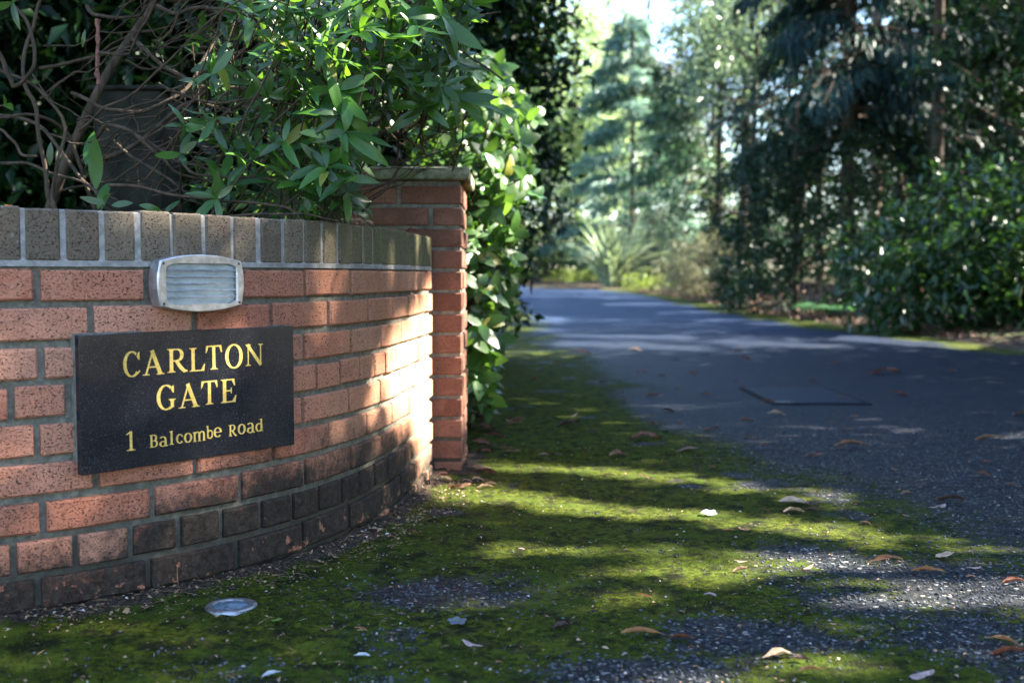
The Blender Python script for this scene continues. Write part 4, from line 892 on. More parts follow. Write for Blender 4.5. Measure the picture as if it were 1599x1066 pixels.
def foliage(root, mats_M, shapes, mat, limit=290):
    """the leaves that show largest become parts of their own, the rest one joined part"""
    c = np.array([(M @ [.5, 0, 0, 1])[:3] for M in mats_M]); px, py, d = project(c); size = np.array([np.linalg.norm(M[:3, 0]) for M in mats_M]) / d
    score = size * ((px > -20) & (px < 1620) & (py > -20)); order = np.argsort(-score)
    base = world_loc(root); ms = [mesh('leaf', V, Fq, True) for V, Fq in shapes]
    for q, i in enumerate(order[:limit]):
        o = link('leaf', ms[q % len(ms)], mat, root); M = mats_M[i].copy(); M[:3, 3] -= base; o.matrix_local = Matrix(M.tolist())
    parts = []; tone = []
    for q, i in enumerate(order[limit:]):
        V, Fq = shapes[q % len(shapes)]; M = mats_M[i]; parts.append((V @ M[:3, :3].T + M[:3, 3] - base, Fq)); tone += [rng.random()] * len(V)
    if parts:
        V, Fq = join_vf(parts); link('small_leaves', mesh('small_leaves', V, Fq, True, np.array(tone)), FILL, root, kind='stuff')

STEM = bark_mat('shrub_stem_bark_dark', (.028, .020, .013), (.082, .058, .040))
# --- the rhododendron over the wall
rb = at(330, 330, 3.55); rho = thing('rhododendron_shrub', 'leafy green rhododendron with tangled bare stems leaning over the curved wall', 'shrub', (rb[0], 3.55, .8)); rbase = world_loc(rho)
leaves, twigs = [], []
def p_at(px, py, y): return at(px, py, y)
def stem_part(P, r0, r1, n=7):
    V, Fq = tube_vf(P, np.linspace(r0, r1, len(P)), n); piece('stem', V, Fq, STEM, rho, True)
def path(pts, amp=.012, per=5):
    P = np.array([p_at(*q) for q in pts]); out = []
    for k in range(len(P) - 1):
        seg = P[k] * (1 - np.linspace(0, 1, per, endpoint=False))[:, None] + P[k + 1] * np.linspace(0, 1, per, endpoint=False)[:, None]; out.append(seg)
    Q = np.concatenate(out + [P[-1:]]); Q[1:-1] = (Q[:-2] + Q[1:-1] * 2 + Q[2:]) / 4
    Q[1:-1] = (Q[:-2] + Q[1:-1] * 2 + Q[2:]) / 4
    Q = Q + rng.normal(0, amp * .3, Q.shape)
    for _ in range(2): Q[1:-1] = (Q[:-2] + Q[1:-1] * 2 + Q[2:]) / 4
    return Q
BIG = [([(70, 345, 3.35), (125, 190, 3.35), (190, 85, 3.4), (252, -20, 3.5)], .021, .015),
       ([(85, 335, 3.0), (70, 265, 3.0), (60, 170, 3.0), (30, 110, 3.05), (52, 40, 3.1), (70, -20, 3.1)], .009, .006),
       ([(-20, 60, 2.95), (8, 110, 2.95), (22, 138, 2.95), (48, 120, 2.95), (60, 60, 2.98), (28, 10, 3.0)], .009, .006),
       ([(90, 340, 2.9), (74, 300, 2.95), (108, 200, 3.0), (55, 130, 3.0), (-10, 105, 3.0)], .008, .005),
       ([(150, 330, 3.2), (110, 205, 3.2), (60, 180, 3.1), (-20, 182, 3.1)], .008, .005),
       ([(130, 250, 3.1), (160, 195, 3.0), (192, 198, 2.95), (235, 232, 2.95), (275, 270, 2.95), (320, 285, 3.0)], .008, .005),
       ([(132, 255, 3.3), (230, 215, 3.25), (280, 165, 3.2), (340, 130, 3.2), (400, 135, 3.2), (470, 100, 3.2)], .011, .006),
       ([(205, 60, 3.3), (260, 110, 3.25), (315, 138, 3.2), (390, 140, 3.15), (460, 155, 3.1)], .009, .006),
       ([(110, 145, 3.2), (170, 175, 3.15), (235, 175, 3.1), (300, 130, 3.1), (340, 60, 3.2), (360, -20, 3.2)], .008, .005),
       ([(-20, 180, 3.4), (60, 185, 3.3), (110, 265, 3.2), (160, 310, 3.0), (158, 330, 2.9)], .008, .006),
       ([(240, 10, 3.3), (280, 20, 3.2), (320, 12, 3.1), (385, 20, 3.0), (430, 45, 3.0)], .009, .005),
       ([(260, 2, 3.5), (330, -4, 3.4), (395, 8, 3.3), (480, 0, 3.2)], .013, .010),
       ([(-20, 255, 3.3), (40, 255, 3.2), (110, 280, 3.1), (190, 310, 3.0)], .007, .004),
       ([(140, 10, 3.2), (155, 30, 3.1), (218, 28, 3.1), (232, 0, 3.1)], .008, .005),
       ([(70, 110, 3.5), (160, 85, 3.4), (190, 70, 3.4)], .008, .004),
       ([(215, 212, 3.0), (270, 240, 2.95), (300, 275, 2.9), (420, 282, 2.85), (470, 262, 2.85)], .006, .004),
       ([(170, 290, 2.9), (240, 300, 2.85), (330, 310, 2.8), (440, 322, 2.75), (470, 340, 2.72)], .006, .004),
       ([(180, 230, 3.1), (240, 265, 3.0), (300, 310, 2.95), (370, 318, 2.9)], .006, .004),
       ([(-10, 200, 3.0), (20, 215, 2.95), (35, 240, 2.95), (55, 243, 2.9)], .006, .005),
       ([(330, 190, 3.1), (400, 150, 3.1), (500, 120, 3.1), (560, 60, 3.1), (580, -10, 3.1)], .008, .005),
       ([(360, 250, 3.1), (440, 215, 3.05), (520, 195, 3.0), (600, 205, 3.0), (660, 230, 3.05)], .007, .004),
       ([(430, 330, 2.95), (445, 270, 2.95), (435, 200, 3.0), (470, 120, 3.0), (500, 40, 3.0)], .006, .004),
       ([(540, 330, 3.2), (560, 290, 3.2), (570, 250, 3.2), (600, 200, 3.2)], .006, .004),
       ([(565, 330, 3.15), (600, 300, 3.1), (622, 270, 3.1), (635, 245, 3.1)], .005, .003),
       ([(300, 340, 2.75), (360, 335, 2.7), (440, 330, 2.68), (520, 345, 2.72)], .005, .003)]
for pts, a, b in BIG: stem_part(path(pts, .02), a * .72, b * .72)
for i in range(34):
    x0 = rng.uniform(40, 420); y0 = rng.uniform(60, 330); y_ = rng.uniform(2.9, 3.7); L = rng.uniform(120, 300); an = rng.normal(-.25, .45)
    P = wiggle(p_at(x0, y0, y_), p_at(x0 + L * math.cos(an), y0 + L * math.sin(an), y_ + rng.normal(-.15, .15)), 10, .008, rng.normal(-.01, .03)); r_ = rng.uniform(.0022, .0042)
    if (P[:, 2] < .84).any(): continue
    stem_part(P, r_, r_ * .6, 5)
for i in range(150):
    x0 = rng.uniform(120, 640); y0 = rng.uniform(0, 325); y_ = rng.uniform(2.9, 3.9); L = rng.uniform(60, 220); an = rng.normal(-.3, .7)
    P = wiggle(p_at(x0, y0, y_), p_at(x0 + L * math.cos(an), y0 + L * math.sin(an), y_ + rng.normal(-.1, .12)), 7, .012)
    if (P[:, 2] > .85).all(): twigs.append(tube_vf(P, np.linspace(.002, .0011, 7), 4))
def add_sprig(px, py, y, nl=None, L=None, ax=None):
    tip = p_at(px, py, y); ax = ax if ax is not None else np.array([.35, -.55, .55]) + rng.normal(0, .38, 3)
    ax = norm(np.array(ax, float)); leaves.extend(sprig(tip, ax, nl or int(rng.integers(5, 9)), L or rng.uniform(.065, .105)))
    b = tip - ax * rng.uniform(.10, .22) + np.array([-.03, .05, -.04])
    if b[2] > .86 or True: twigs.append(tube_vf(wiggle(b, tip, 5, .006), np.linspace(.003, .002, 5), 5))
EXPL = [(288, 196, 2.75, 6, .075), (330, 190, 2.72, 7, .085), (282, 240, 2.78, 4, .08), (395, 250, 2.7, 4, .085), (420, 150, 2.8, 6, .09), (500, 60, 2.75, 6, .085), (490, 75, 2.8, 6, .1), (525, 140, 2.75, 7, .11), (540, 205, 2.72, 7, .12), (490, 200, 2.8, 6, .105),
        (600, 60, 2.8, 7, .1), (650, 40, 2.85, 6, .11), (690, 25, 2.9, 6, .13), (660, 165, 2.95, 7, .11), (705, 150, 3.0, 6, .11), (600, 120, 2.9, 7, .1), (560, 100, 2.85, 7, .1), (460, 110, 2.85, 6, .09), (510, 262, 2.7, 5, .105), (538, 280, 2.72, 4, .11), (470, 280, 2.75, 6, .1), (430, 230, 2.8, 6, .1),
        (165, 318, 2.85, 3, .08), (255, 335, 2.78, 3, .07), (20, 4, 2.8, 3, .07), (5, 165, 2.8, 2, .06), (440, 60, 2.9, 6, .09), (385, 40, 3.0, 6, .09), (340, 95, 3.0, 6, .08), (300, 70, 3.05, 5, .07), (610, 170, 3.0, 6, .08), (655, 160, 3.05, 6, .08), (545, 215, 2.85, 6, .10)]
for px, py, y, nl, L in EXPL: add_sprig(px, py, y, nl, L)
for M_d in ((150, 255, 2.9, .13, (0, .05, 1)), (160, 300, 2.92, .09, (.3, -.1, .9)), (78, 240, 2.95, .06, (.1, -.1, 1)), (140, 230, 3.0, .1, (.1, .3, .9)), (190, 318, 2.8, .06, (1, -.4, .1)), (235, 322, 2.78, .06, (1, -.2, -.1)), (130, 60, 3.1, .05, (.2, -.3, .8))):
    px, py, y, L, d = M_d; d = norm(np.array(d, float)); nr = norm(np.array([.2, -1, .25]) - d * (np.array([.2, -1, .25]) @ d)); M = np.eye(4); M[:3, 0] = d * L; M[:3, 1] = np.cross(nr, d) * L; M[:3, 2] = nr * L; M[:3, 3] = p_at(px, py, y) - d * L * .5; leaves.append(M)
k = 0
while k < 270:
    px = rng.uniform(250, 735); py = rng.uniform(-60, 325)
    dens = sstep(270, 520, px) * .95 + .05 * (px > 300)
    if px > 590: dens *= sstep(300, 215, py - (735 - px) * .25)
    if py > 250 and px > 545: dens = 0
    if px > 555 and py > 165: dens = 0
    if rng.random() > dens: continue
    y = 2.72 + 1.0 * rng.random() ** 1.4 + max(0, px - 560) * .0016; k += 1
    if p_at(px, py, y)[2] < .88: continue
    add_sprig(px, py, y)
# leafy top above the frame, which keeps the inside of the shrub dark
for i in range(170):
    tip = np.array([rng.uniform(-2.8, -.95), rng.uniform(2.6, 4.6), rng.uniform(1.62, 2.2)]); 
    if project(tip)[1] > -60: continue
    leaves.extend(sprig(tip, np.array([.2, -.3, .8]) + rng.normal(0, .3, 3), 8, .13))
foliage(rho, leaves, SH_R, RH)
V, Fq = join_vf(twigs); link('twigs', mesh('twigs', V - rbase, Fq, True), STEM, rho, kind='stuff')
nf = 5200; C_ = np.stack([rng.uniform(-2.4, -.25, nf), rng.uniform(3.15, 4.6, nf), rng.uniform(.9, 1.75, nf)], -1); fx_, fy_, _ = project(C_)
kp = (fx_ > 300 + 160 * rng.random(nf)) & (fx_ < 720 - np.clip(fy_ - 180, 0, 200) * .6) | (fy_ < -40); kp &= (fx_ < 560) | (fy_ < 165); kp &= (fy_ > -30) | (C_[:, 0] < -1.0); C_ = C_[kp]; m = len(C_)
V, Fq = leaf_quads(C_, rng.normal(size=(m, 3)) + [.3, -.3, -.2], rng.normal(0, .5, (m, 3)) + [0, 0, 1], rng.uniform(.06, .10, m), .028)
link('inner_leaves', mesh('inner_leaves', V - rbase, Fq, False, np.repeat(rng.random(m), 4)), FILL, rho, kind='stuff')
# hanging dead flower spike on the left
P = np.array([p_at(153, y, 2.95) for y in np.linspace(30, 132, 14)]); P[:, 0] += rng.normal(0, .0015, 14); CAT = simple('rusty_catkin', (.14, .06, .045), .9, 0, .5, 90)
V, Fq = tube_vf(P, .0052 + rng.normal(0, .0012, 14), 6); piece('catkin', V, Fq, CAT, rho, False)

# --- the laurel beside the pillar
lb_ = at(770, 640, 5.3); lau = thing('laurel_shrub', 'bright green laurel growing out past the pillar down to the moss', 'shrub', (lb_[0], 5.3, .0)); lbase = world_loc(lau)
leaves, twigs = [], []
def lsprig(px, py, y, nl, L, ax=None):
    tip = p_at(px, py, y); ax = norm(ax if ax is not None else np.array([.45, -.65, .35]) + rng.normal(0, .35, 3)); leaves.extend(sprig(tip, ax, nl, L, (45, 85)))
    b = tip - ax * rng.uniform(.12, .3) + np.array([-.08, .12, -.05]); twigs.append(tube_vf(wiggle(b, tip, 5, .008), np.linspace(.004, .002, 5), 5))
for q in [(752, 505, 4.5, 7, .12), (765, 545, 4.5, 6, .11), (745, 590, 4.5, 6, .11), (762, 615, 4.5, 6, .11), (750, 560, 4.52, 5, .12), (806, 415, 4.9, 3, .11), (795, 400, 4.9, 5, .10), (775, 330, 4.7, 7, .10), (770, 300, 4.7, 7, .09), (800, 250, 4.8, 6, .09), (795, 275, 4.8, 5, .10), (745, 400, 4.6, 7, .10), (748, 450, 4.55, 6, .10), (822, 185, 5.0, 5, .09), (770, 120, 5.0, 6, .08), (745, 150, 4.9, 6, .085)]: lsprig(*q)
k = 0
while k < 210:
    py = rng.uniform(95, 640); px = rng.uniform(690, 840)
    hi = np.interp(py, [95, 150, 200, 300, 380, 430, 470, 560, 640], [775, 825, 835, 825, 822, 815, 790, 782, 778]); lo = 725 if py > 255 else 660 + (py - 95) * .3
    if px > hi + rng.normal(0, 5) or px < lo: continue
    k += 1; lsprig(px, py, rng.uniform(4.55, 5.9), int(rng.integers(5, 8)), rng.uniform(.065, .10))
foliage(lau, leaves, SH_L, LA)
for i in range(9):
    P = wiggle((lb_[0] - .18 + rng.normal(0, .05), 5.4 + rng.normal(0, .2), -.05), p_at(rng.uniform(715, 770), rng.uniform(120, 420), rng.uniform(5.0, 5.8)), 8, .02); V, Fq = tube_vf(P, np.linspace(.012, .004, 8), 6); piece('stem', V, Fq, STEM, lau, True)
V, Fq = join_vf(twigs); link('twigs', mesh('twigs', V - lbase, Fq, True), STEM, lau, kind='stuff')
nf = 9000; C_ = np.stack([rng.uniform(-.75, .12, nf), rng.uniform(5.0, 6.6, nf), rng.uniform(.08, 1.85, nf)], -1); fx_, fy_, _ = project(C_)
hi = np.interp(fy_, [95, 150, 200, 300, 380, 430, 470, 560, 640], [765, 812, 822, 812, 808, 795, 778, 772, 770]); kp = (fx_ < hi) & (fx_ > 640) & (fy_ > 90); C_ = C_[kp]; m = len(C_)
V, Fq = leaf_quads(C_, rng.normal(size=(m, 3)) + [.3, -.3, -.2], rng.normal(0, .5, (m, 3)) + [0, 0, 1], rng.uniform(.05, .09, m), .034)
link('inner_leaves', mesh('inner_leaves', V - lbase, Fq, False, np.repeat(rng.random(m), 4)), FILL, lau, kind='stuff')

# ------------------------------------------------------------------ fallen leaves, one by one
def dead_leaf(L, asp, curl, roll, crumple, n=7):
    tt = np.linspace(0, 1, n + 1); w = asp * .5 * np.sin(np.pi * np.clip(tt, .03, .97) ** .85) ** .8; V = []
    bend = np.sin(tt * np.pi) * curl
    for k in range(n + 1):
        for s_ in (-1, -.5, 0, .5, 1):
            a = s_ * roll; rad = w[k] / max(roll, .05)
            V.append((tt[k] + rng.normal(0, crumple * .3), math.sin(a) * rad + rng.normal(0, crumple * .5) * w[k], (1 - math.cos(a)) * rad + bend[k] + rng.normal(0, crumple) * .25))
    V = np.array(V); V[:, 0] -= .5; V[:, 2] -= V[:, 2].min(); Fq = np.array([(k * 5 + j, (k + 1) * 5 + j, (k + 1) * 5 + j + 1, k * 5 + j + 1) for k in range(n) for j in range(4)])
    return V, Fq
def lobed(n=5):
    a = np.linspace(0, 2 * np.pi, 26)[:-1]; r_ = .5 * (.62 + .38 * np.abs(np.cos(a * n / 2)) ** .7); V = [(0, 0, .06)] + [(r_[i] * math.cos(a[i]), r_[i] * math.sin(a[i]) * .8, .05 + .16 * rng.random() * r_[i] + .1 * r_[i] ** 2) for i in range(25)]
    return np.array(V), [(0, i + 1, (i + 1) % 25 + 1) for i in range(25)]
DM = {k: [mesh('fallen_leaf', *f(), True) for _ in range(3)] for k, f in {
    'flat': lambda: dead_leaf(1, .48, .05, .6, .05), 'curled': lambda: dead_leaf(1, .42, .09, 1.3, .07), 'rolled': lambda: dead_leaf(1, .34, .05, 2.3, .07), 'crumpled': lambda: dead_leaf(1, .55, .09, 1.4, .20), 'lobed': lobed}.items()}
def dl(name, a, b):
    t = MT(name); p = t.g('TexCoord').outputs['Object']; c = t.mix(t.ramp(t.noise(p, 6, 4), .35, .7), a, b); c = t.mix(t.math('MULTIPLY', t.ramp(t.noise(p, 24, 3), .6, .7), .5), c, tuple(x * .35 for x in a))
    return t.done(t.g('MixShader', {0: .2, 1: t.bsdf(c, .6, None, .35), 2: t.g('BsdfTranslucent', {'Color': b}).outputs[0]}).outputs[0])
DC = {'brown': dl('brown_leaf', (.11, .055, .032), (.22, .12, .072)), 'red-brown': dl('red_brown_leaf', (.10, .034, .020), (.20, .075, .042)), 'tan': dl('tan_leaf', (.30, .19, .11), (.50, .35, .23)), 'dark brown': dl('dark_brown_leaf', (.035, .020, .014), (.085, .045, .03)), 'grey-pink': dl('grey_pink_leaf', (.26, .17, .16), (.42, .31, .29)), 'white': dl('white_petal', (.36, .36, .37), (.52, .52, .53)), 'orange': dl('orange_leaf', (.20, .085, .035), (.34, .17, .07)), 'green': dl('green_leaf', (.08, .16, .03), (.18, .30, .06)), 'grey': dl('grey_leaf', (.07, .08, .09), (.14, .155, .17))}
def fallen(px, py, w, kind, col, label=None, group=None, rot=None, cat='leaf', name='fallen_leaf', lift=0.0):
    q = on_ground(px, py); d = np.linalg.norm(q - EYE); s_ = w / F_PX * d * rng.uniform(1.05, 1.2)
    ms = DM[kind]; o = link(name, ms[int(rng.integers(len(ms)))].copy() if False else ms[int(rng.integers(len(ms)))], None, None, (q[0], q[1], float(ground_z(q[0], q[1])) + .005 + lift + float(relief(np.array([q[0]]), np.array([q[1]]), np.array([.6]))[0])), None, label, cat, group)
    if len(o.data.materials) == 0: o.data.materials.append(DC[col])
    o.material_slots[0].link = 'OBJECT'; o.material_slots[0].material = DC[col]
    o.scale = (s_, s_, s_ * (.6 if kind == 'crumpled' else 1)); o.rotation_euler = (rng.normal(0, .2) + (math.pi if (kind in ('flat', 'curled') and rng.random() < .4) else 0), rng.normal(0, .15), rot if rot is not None else rng.uniform(-.5, .5) + (math.pi if rng.random() < .5 else 0))
    return o
FALL = [(1008, 687, 40, 'crumpled', 'red-brown', 'big crumpled red-brown leaf lying on the dark moss right of the pillar foot'), (966, 713, 30, 'curled', 'brown', 'curled brown leaf below the big crumpled red-brown one on the moss'),
        (885, 650, 30, 'curled', 'grey-pink', 'curled greyish leaf standing up on the moss right of the laurel'), (888, 666, 34, 'crumpled', 'dark brown', 'dark crumpled leaf just below the curled greyish leaf'),
        (1071, 706, 32, 'flat', 'grey-pink', 'flat pinkish grey leaf at the edge of moss and asphalt'), (1088, 683, 16, 'crumpled', 'brown', 'small crumpled leaf just above the flat pinkish grey leaf'), (1097, 668, 15, 'curled', 'brown', 'upper of two small leaves at the moss edge above the pinkish grey leaf'),
        (1213, 649, 26, 'curled', 'tan', 'thin tan leaf on the asphalt below the inspection cover corner'), (1167, 658, 18, 'crumpled', 'brown', 'small brown leaf left of the thin tan leaf under the inspection cover'), (1266, 714, 20, 'crumpled', 'brown', 'small brown leaf alone on the asphalt under the inspection cover'),
        (1243, 788, 44, 'flat', 'tan', 'upper pale tan leaf of the pair lying at the tip of the sunlit streak'), (1240, 799, 30, 'curled', 'tan', 'lower folded tan leaf of the pair at the tip of the sunlit streak'), (1321, 786, 28, 'curled', 'brown', 'glossy curled brown leaf right of the tan pair'),
        (1463, 790, 30, 'flat', 'grey-pink', 'flat pinkish leaf on the asphalt by the seam, in front of a dark leaf'), (1485, 784, 36, 'crumpled', 'dark brown', 'dark brown leaf behind the flat pinkish leaf by the seam'), (1382, 584, 38, 'crumpled', 'red-brown', 'dark red-brown leaf beyond the inspection cover'),
        (1327, 699, 46, 'rolled', 'brown', 'long rolled brown leaf on the asphalt below the inspection cover'), (1545, 687, 36, 'rolled', 'brown', 'rolled brown leaf near the right edge of the photo, above the seam'), (1533, 744, 24, 'curled', 'brown', 'curled brown leaf just above the seam at the right'), (1405, 618, 20, 'crumpled', 'red-brown', 'small red-brown leaf right of the inspection cover'),
        (910, 552, 24, 'crumpled', 'dark brown', 'dark crumpled leaf lying just before the far sunlit streaks'), (1002, 583, 16, 'crumpled', 'red-brown', 'small red-brown leaf on the blue asphalt left of the inspection cover'), (992, 548, 20, 'curled', 'tan', 'tan leaf lit in the far sunlit streak'), (1152, 549, 16, 'crumpled', 'dark brown', 'dark leaf in the middle of the drive, far away'),
        (1158, 875, 22, 'flat', 'tan', 'bright tan leaf in the sun on the gravelly moss, upper of two'), (1158, 893, 24, 'crumpled', 'brown', 'crumpled brown leaf right under the bright tan leaf'), (1262, 888, 18, 'flat', 'tan', 'small tan leaf on the bare grey gravel patch'), (1383, 881, 42, 'rolled', 'brown', 'long rolled brown leaf right of the gravel patch'), (1450, 897, 44, 'rolled', 'orange', 'rolled orange-brown leaf right of the long rolled one'), (1475, 872, 26, 'lobed', 'tan', 'ragged lobed tan leaf on the gravel at the right'),
        (1521, 888, 20, 'flat', 'grey-pink', 'flat greyish leaf right of the ragged lobed one'), (1517, 905, 18, 'crumpled', 'brown', 'small crumpled leaf below the flat greyish leaf'), (1582, 911, 44, 'rolled', 'red-brown', 'rolled red-brown leaf cut by the right edge of the photo'), (1214, 1032, 40, 'curled', 'tan', 'curled tan leaf near the bottom edge of the photo, above an orange leaf'), (1265, 1057, 34, 'curled', 'orange', 'orange leaf standing up at the bottom edge of the photo'), (1245, 1040, 30, 'crumpled', 'dark brown', 'dark leaf wedged behind the orange leaf at the bottom edge'),
        (1440, 1060, 42, 'flat', 'grey-pink', 'wavy pale leaf at the very bottom of the photo'), (1567, 1009, 36, 'curled', 'orange', 'curled orange leaf at the lower right, above two brown ones'), (1580, 1027, 44, 'crumpled', 'red-brown', 'big crumpled red-brown leaf at the lower right corner'), (1003, 995, 54, 'rolled', 'orange', 'long orange-brown leaf with a pointed tip, lower middle of the ground'), (1064, 1001, 36, 'curled', 'red-brown', 'glossy red-brown leaf right of the long pointed one'),
        (738, 1009, 30, 'flat', 'grey-pink', 'flat pinkish leaf alone on the moss, low in the middle'), (714, 976, 28, 'lobed', 'grey', 'dark blue-grey ragged leaf above the flat pinkish leaf'), (511, 985, 22, 'curled', 'brown', 'curled brown leaf on the moss below the curve of the wall'), (563, 990, 18, 'rolled', 'orange', 'small orange rolled leaf right of the curled brown one'), (565, 1029, 22, 'flat', 'white', 'white petal on the moss in the lower middle'), (424, 1056, 26, 'flat', 'white', 'white petal at the bottom edge under the wall'),
        (1107, 804, 24, 'lobed', 'white', 'ragged white petal on the sunlit moss'), (878, 983, 28, 'crumpled', 'dark brown', 'dark crumpled lump of leaf on the shaded moss'), (1005, 938, 22, 'rolled', 'orange', 'thin orange curl on the moss in the middle'), (1109, 937, 18, 'crumpled', 'grey-pink', 'small crumpled greyish leaf in the middle of the moss'), (432, 976, 16, 'lobed', 'green', 'small fresh green sprig on the moss under the wall'), (510, 1038, 16, 'lobed', 'green', 'small green sprig near the bottom, right of the white petal'),
        (645, 836, 16, 'crumpled', 'red-brown', 'dark red-brown husk on the moss near the wall end'), (1270, 790, 18, 'crumpled', 'dark brown', 'dark fragment beside the tan pair'), (1345, 1010, 20, 'curled', 'brown', 'small brown curl at the lower right gravel'), (1005, 748, 16, 'crumpled', 'brown', 'small brown leaf on the moss at the left end of the seam'), (1052, 755, 24, 'rolled', 'grey-pink', 'pale rolled leaf on the seam'), (1595, 650, 26, 'crumpled', 'brown', 'brown leaf at the right edge, level with the inspection cover'), (1170, 714, 16, 'curled', 'brown', 'small curled leaf between moss and seam in the drive')]
for px, py, w, kind, col, lb in FALL: fallen(px, py, w, kind, col, lb, None, None, 'petal' if col == 'white' else 'leaf', 'petal' if col == 'white' else 'fallen_leaf')
def scatter(n, fn, label, group, wr, cols, kinds=('curled', 'crumpled', 'flat', 'rolled')):
    for _ in range(n):
        px, py = fn(); fallen(px, py, rng.uniform(*wr), kinds[int(rng.integers(len(kinds)))], cols[int(rng.integers(len(cols)))], label, group)
def around(cx_, cy_, sx_, sy_): return lambda: (cx_ + rng.normal() * sx_, cy_ + rng.normal() * sy_)
scatter(26, lambda: (rng.uniform(682, 775), rng.uniform(728, 765) ), 'small dry leaf in the drift of litter at the foot of the brick pillar', 'litter at the pillar foot', (12, 24), ['brown', 'red-brown', 'tan', 'dark brown'])
scatter(26, lambda: (rng.uniform(745, 815), rng.uniform(632, 712)), 'dry brown leaf in the shade under the laurel', 'litter under the laurel', (12, 30), ['red-brown', 'dark brown', 'brown'])
scatter(38, lambda: (rng.uniform(800, 1120), rng.uniform(555, 740)), 'small brown leaf scattered on the shaded moss beside the drive', 'small leaves on the shaded moss', (9, 19), ['red-brown', 'brown', 'dark brown'])
scatter(30, lambda: (rng.uniform(1120, 1590), rng.uniform(560, 830)), 'small brown leaf scattered on the dark asphalt', 'small leaves on the asphalt', (9, 18), ['red-brown', 'brown', 'brown'])
scatter(32, lambda: (rng.uniform(420, 1590), rng.uniform(850, 1060)), 'small dry fragment of leaf on the mossy gravel in front', 'leaf fragments in front', (6, 12), ['brown', 'tan', 'orange', 'grey-pink', 'tan'])
# on top of the wall
def on_wall(px, py, y, w, kind, col, label):
    q = at(px, py, y); o = fallen(800, 800, 10, kind, col, label); s_ = w / F_PX * y * 1.1; o.location = (q[0], q[1], .836 + .002); o.scale = (s_, s_, s_)
on_wall(12, 318, 2.42, 28, 'crumpled', 'orange', 'crumpled orange-brown leaf on top of the wall at the far left')
for px, py, y, w, lb in ((545, 341, 2.95, 22, 'leftmost of the dry leaves on the coping in front of the pillar'), (560, 345, 3.0, 20, 'middle one of the dry leaves on the coping in front of the pillar'), (574, 347, 3.05, 18, 'rightmost of the bunched dry leaves on the coping in front of the pillar'), (642, 357, 3.55, 16, 'single reddish leaf on the coping near the end of the wall')):
    on_wall(px, py, y, w, 'crumpled', 'red-brown' if px > 600 else 'tan', lb)

# ------------------------------------------------------------------ moss tufts, loose grit, specks: nobody could count these
def scatter_ground(n, ymax=4.6, ymin=1.55, pw=1.6):
    y = ymin + (ymax - ymin) * rng.random(n) ** pw; x = rng.uniform(-.52, .52, n) * y; return x, y
x, y = scatter_ground(110000); m_ = moss_mask(x, y); w_ = wall_dist(x, y); k = (rng.random(len(x)) < m_ * sstep(.38, .62, fbm(x * 13, y * 13, 72))) & (w_ > .03) & (behind(x, y) < -.015) & ~((x < PX1 + .01) & (y > 3.9)); x, y, m_ = x[k], y[k], m_[k]
z = ground_z(x, y) + relief(x, y, m_) - .001; n = len(x); C_ = np.stack([x, y, z], -1)
V, Fq = leaf_quads(C_, rng.normal(0, .7, (n, 3)) + [0, 0, .8], rng.normal(size=(n, 3)), rng.uniform(.003, .0065, n), .0028, .1)
MOSS = leaf_mat('moss_tufts', (.010, .020, .002), (.078, .098, .009), (.16, .20, .02), .25, .9, .2)
link('moss', mesh('moss', V, Fq, False, np.repeat(np.clip(fbm(x * 8, y * 8, 71) * .9 + rng.normal(0, .22, n), 0, 1), 4)), MOSS, kind='stuff')
x, y = scatter_ground(46000, 5.2); m_ = moss_mask(x, y); k = (rng.random(len(x)) > .12 + m_ * .86) & (behind(x, y) < -.01) & ~((x < PX1 + .01) & (y > 3.9)); x, y, m_ = x[k], y[k], m_[k]; n = len(x)
octv = np.array([(1, 0, 0), (-1, 0, 0), (0, 1, 0), (0, -1, 0), (0, 0, .7), (0, 0, -.7)]); octf = np.array([(0, 2, 4), (2, 1, 4), (1, 3, 4), (3, 0, 4), (2, 0, 5), (1, 2, 5), (3, 1, 5), (0, 3, 5)])
r_ = rng.uniform(.0016, .0042, n) * (1 + .4 * rng.random(n)); a = rng.random(n) * 6.28; ca_, sa_ = np.cos(a), np.sin(a)
ov = octv[None] * rng.uniform(.6, 1.3, (n, 6, 1)); ov = np.stack([ov[..., 0] * ca_[:, None] - ov[..., 1] * sa_[:, None], ov[..., 0] * sa_[:, None] + ov[..., 1] * ca_[:, None], ov[..., 2]], -1)
V = (ov * r_[:, None, None] + np.stack([x, y, ground_z(x, y) + relief(x, y, m_) + r_ * .2], -1)[:, None]).reshape(-1, 3); Fq = (np.arange(n)[:, None, None] * 6 + octf[None]).reshape(-1, 3)
t = MT('grit'); tone = t.g('Attribute', None, attribute_name='tone').outputs['Fac']; c = t.mix(t.ramp(tone, 0, .9), (.010, .012, .017), (.085, .09, .10)); c = t.mix(t.ramp(tone, .985, .995), c, (.30, .29, .27)); GRIT = t.done(t.bsdf(c, .8, None, .12))
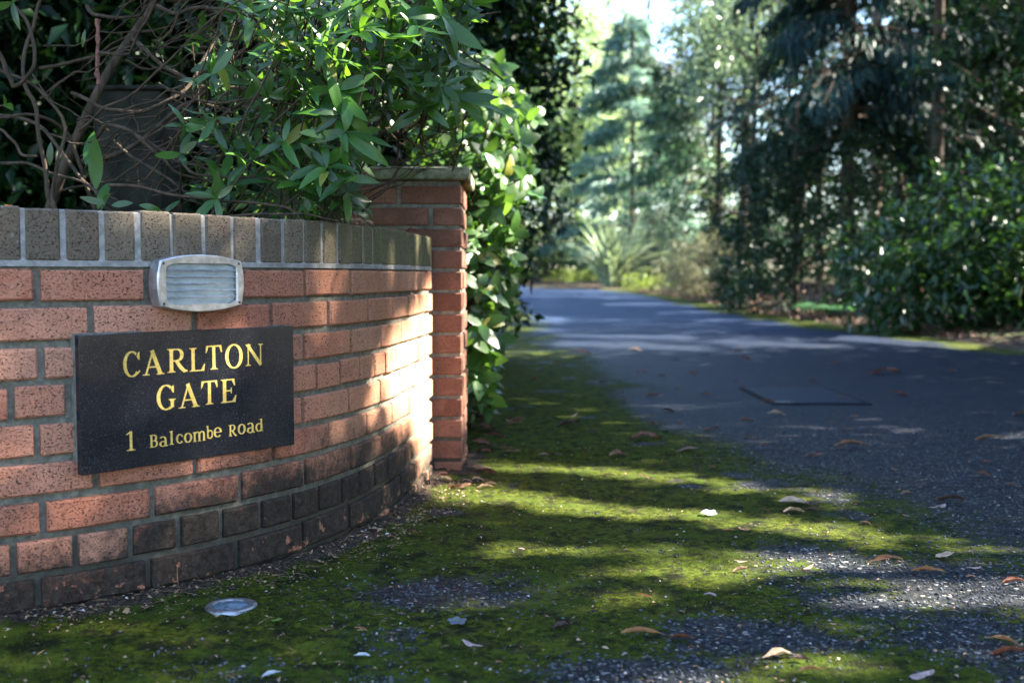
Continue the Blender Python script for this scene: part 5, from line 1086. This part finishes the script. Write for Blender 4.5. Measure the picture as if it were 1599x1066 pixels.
link('gravel', mesh('gravel', V, Fq, False, np.repeat(rng.random(n), 6)), GRIT, kind='stuff')
# crumbs and needles
x, y = scatter_ground(2600, 4.8); xw, yw = arc(rng.uniform(0, 1.9, 1900), .012 + np.abs(rng.normal(0, .075, 1900))); x = np.concatenate([x, xw]); y = np.concatenate([y, yw]); k = (behind(x, y) < -.008) & ~((x < PX1 + .01) & (y > 3.9)); x, y = x[k], y[k]; n = len(x)
C_ = np.stack([x, y, ground_z(x, y) + relief(x, y, np.full(n, .6)) + .003 + .010 * sstep(.08, .0, wall_dist(x, y))], -1); thin = rng.random(n) < .3; L = np.where(thin, rng.uniform(.010, .03, n), rng.uniform(.004, .011, n)) * np.where((rng.random(n) < .12) & (wall_dist(x, y) < .12), 2.0, 1.0)
V, Fq = leaf_quads(C_, rng.normal(0, 1, (n, 3)) * [1, 1, .25], rng.normal(0, .4, (n, 3)) + [0, 0, 1], L, np.where(thin, .0014, L * .6), .3)
t = MT('crumbs'); tone = t.g('Attribute', None, attribute_name='tone').outputs['Fac']; c = t.mix(t.ramp(tone, 0, .7), (.06, .032, .018), (.30, .19, .11)); c = t.mix(t.ramp(tone, .93, .97), c, (.42, .40, .36))
link('leaf_crumbs', mesh('leaf_crumbs', V, Fq, False, np.repeat(rng.random(n), 4)), t.done(t.bsdf(c, .8)), kind='stuff')
# litter on the right verge and under the bushes
n = 9000; y = rng.uniform(9, 32, n); x = road_right(y) + rng.uniform(-.15, 3.2, n); C_ = np.stack([x, y, ground_z(x, y) + .03 + .28 * sstep(.2, 2.6, x - road_right(y))], -1)
V, Fq = leaf_quads(C_, rng.normal(0, 1, (n, 3)) * [1, 1, .4], rng.normal(0, .5, (n, 3)) + [0, 0, 1], rng.uniform(.04, .09, n), .035, .3)
t = MT('dry_litter'); tone = t.g('Attribute', None, attribute_name='tone').outputs['Fac']; c = t.mix(tone, (.045, .020, .012), (.22, .10, .055))
link('leaf_litter', mesh('leaf_litter', V, Fq, False, np.repeat(rng.random(n), 4)), t.done(t.bsdf(c, .7)), kind='stuff')
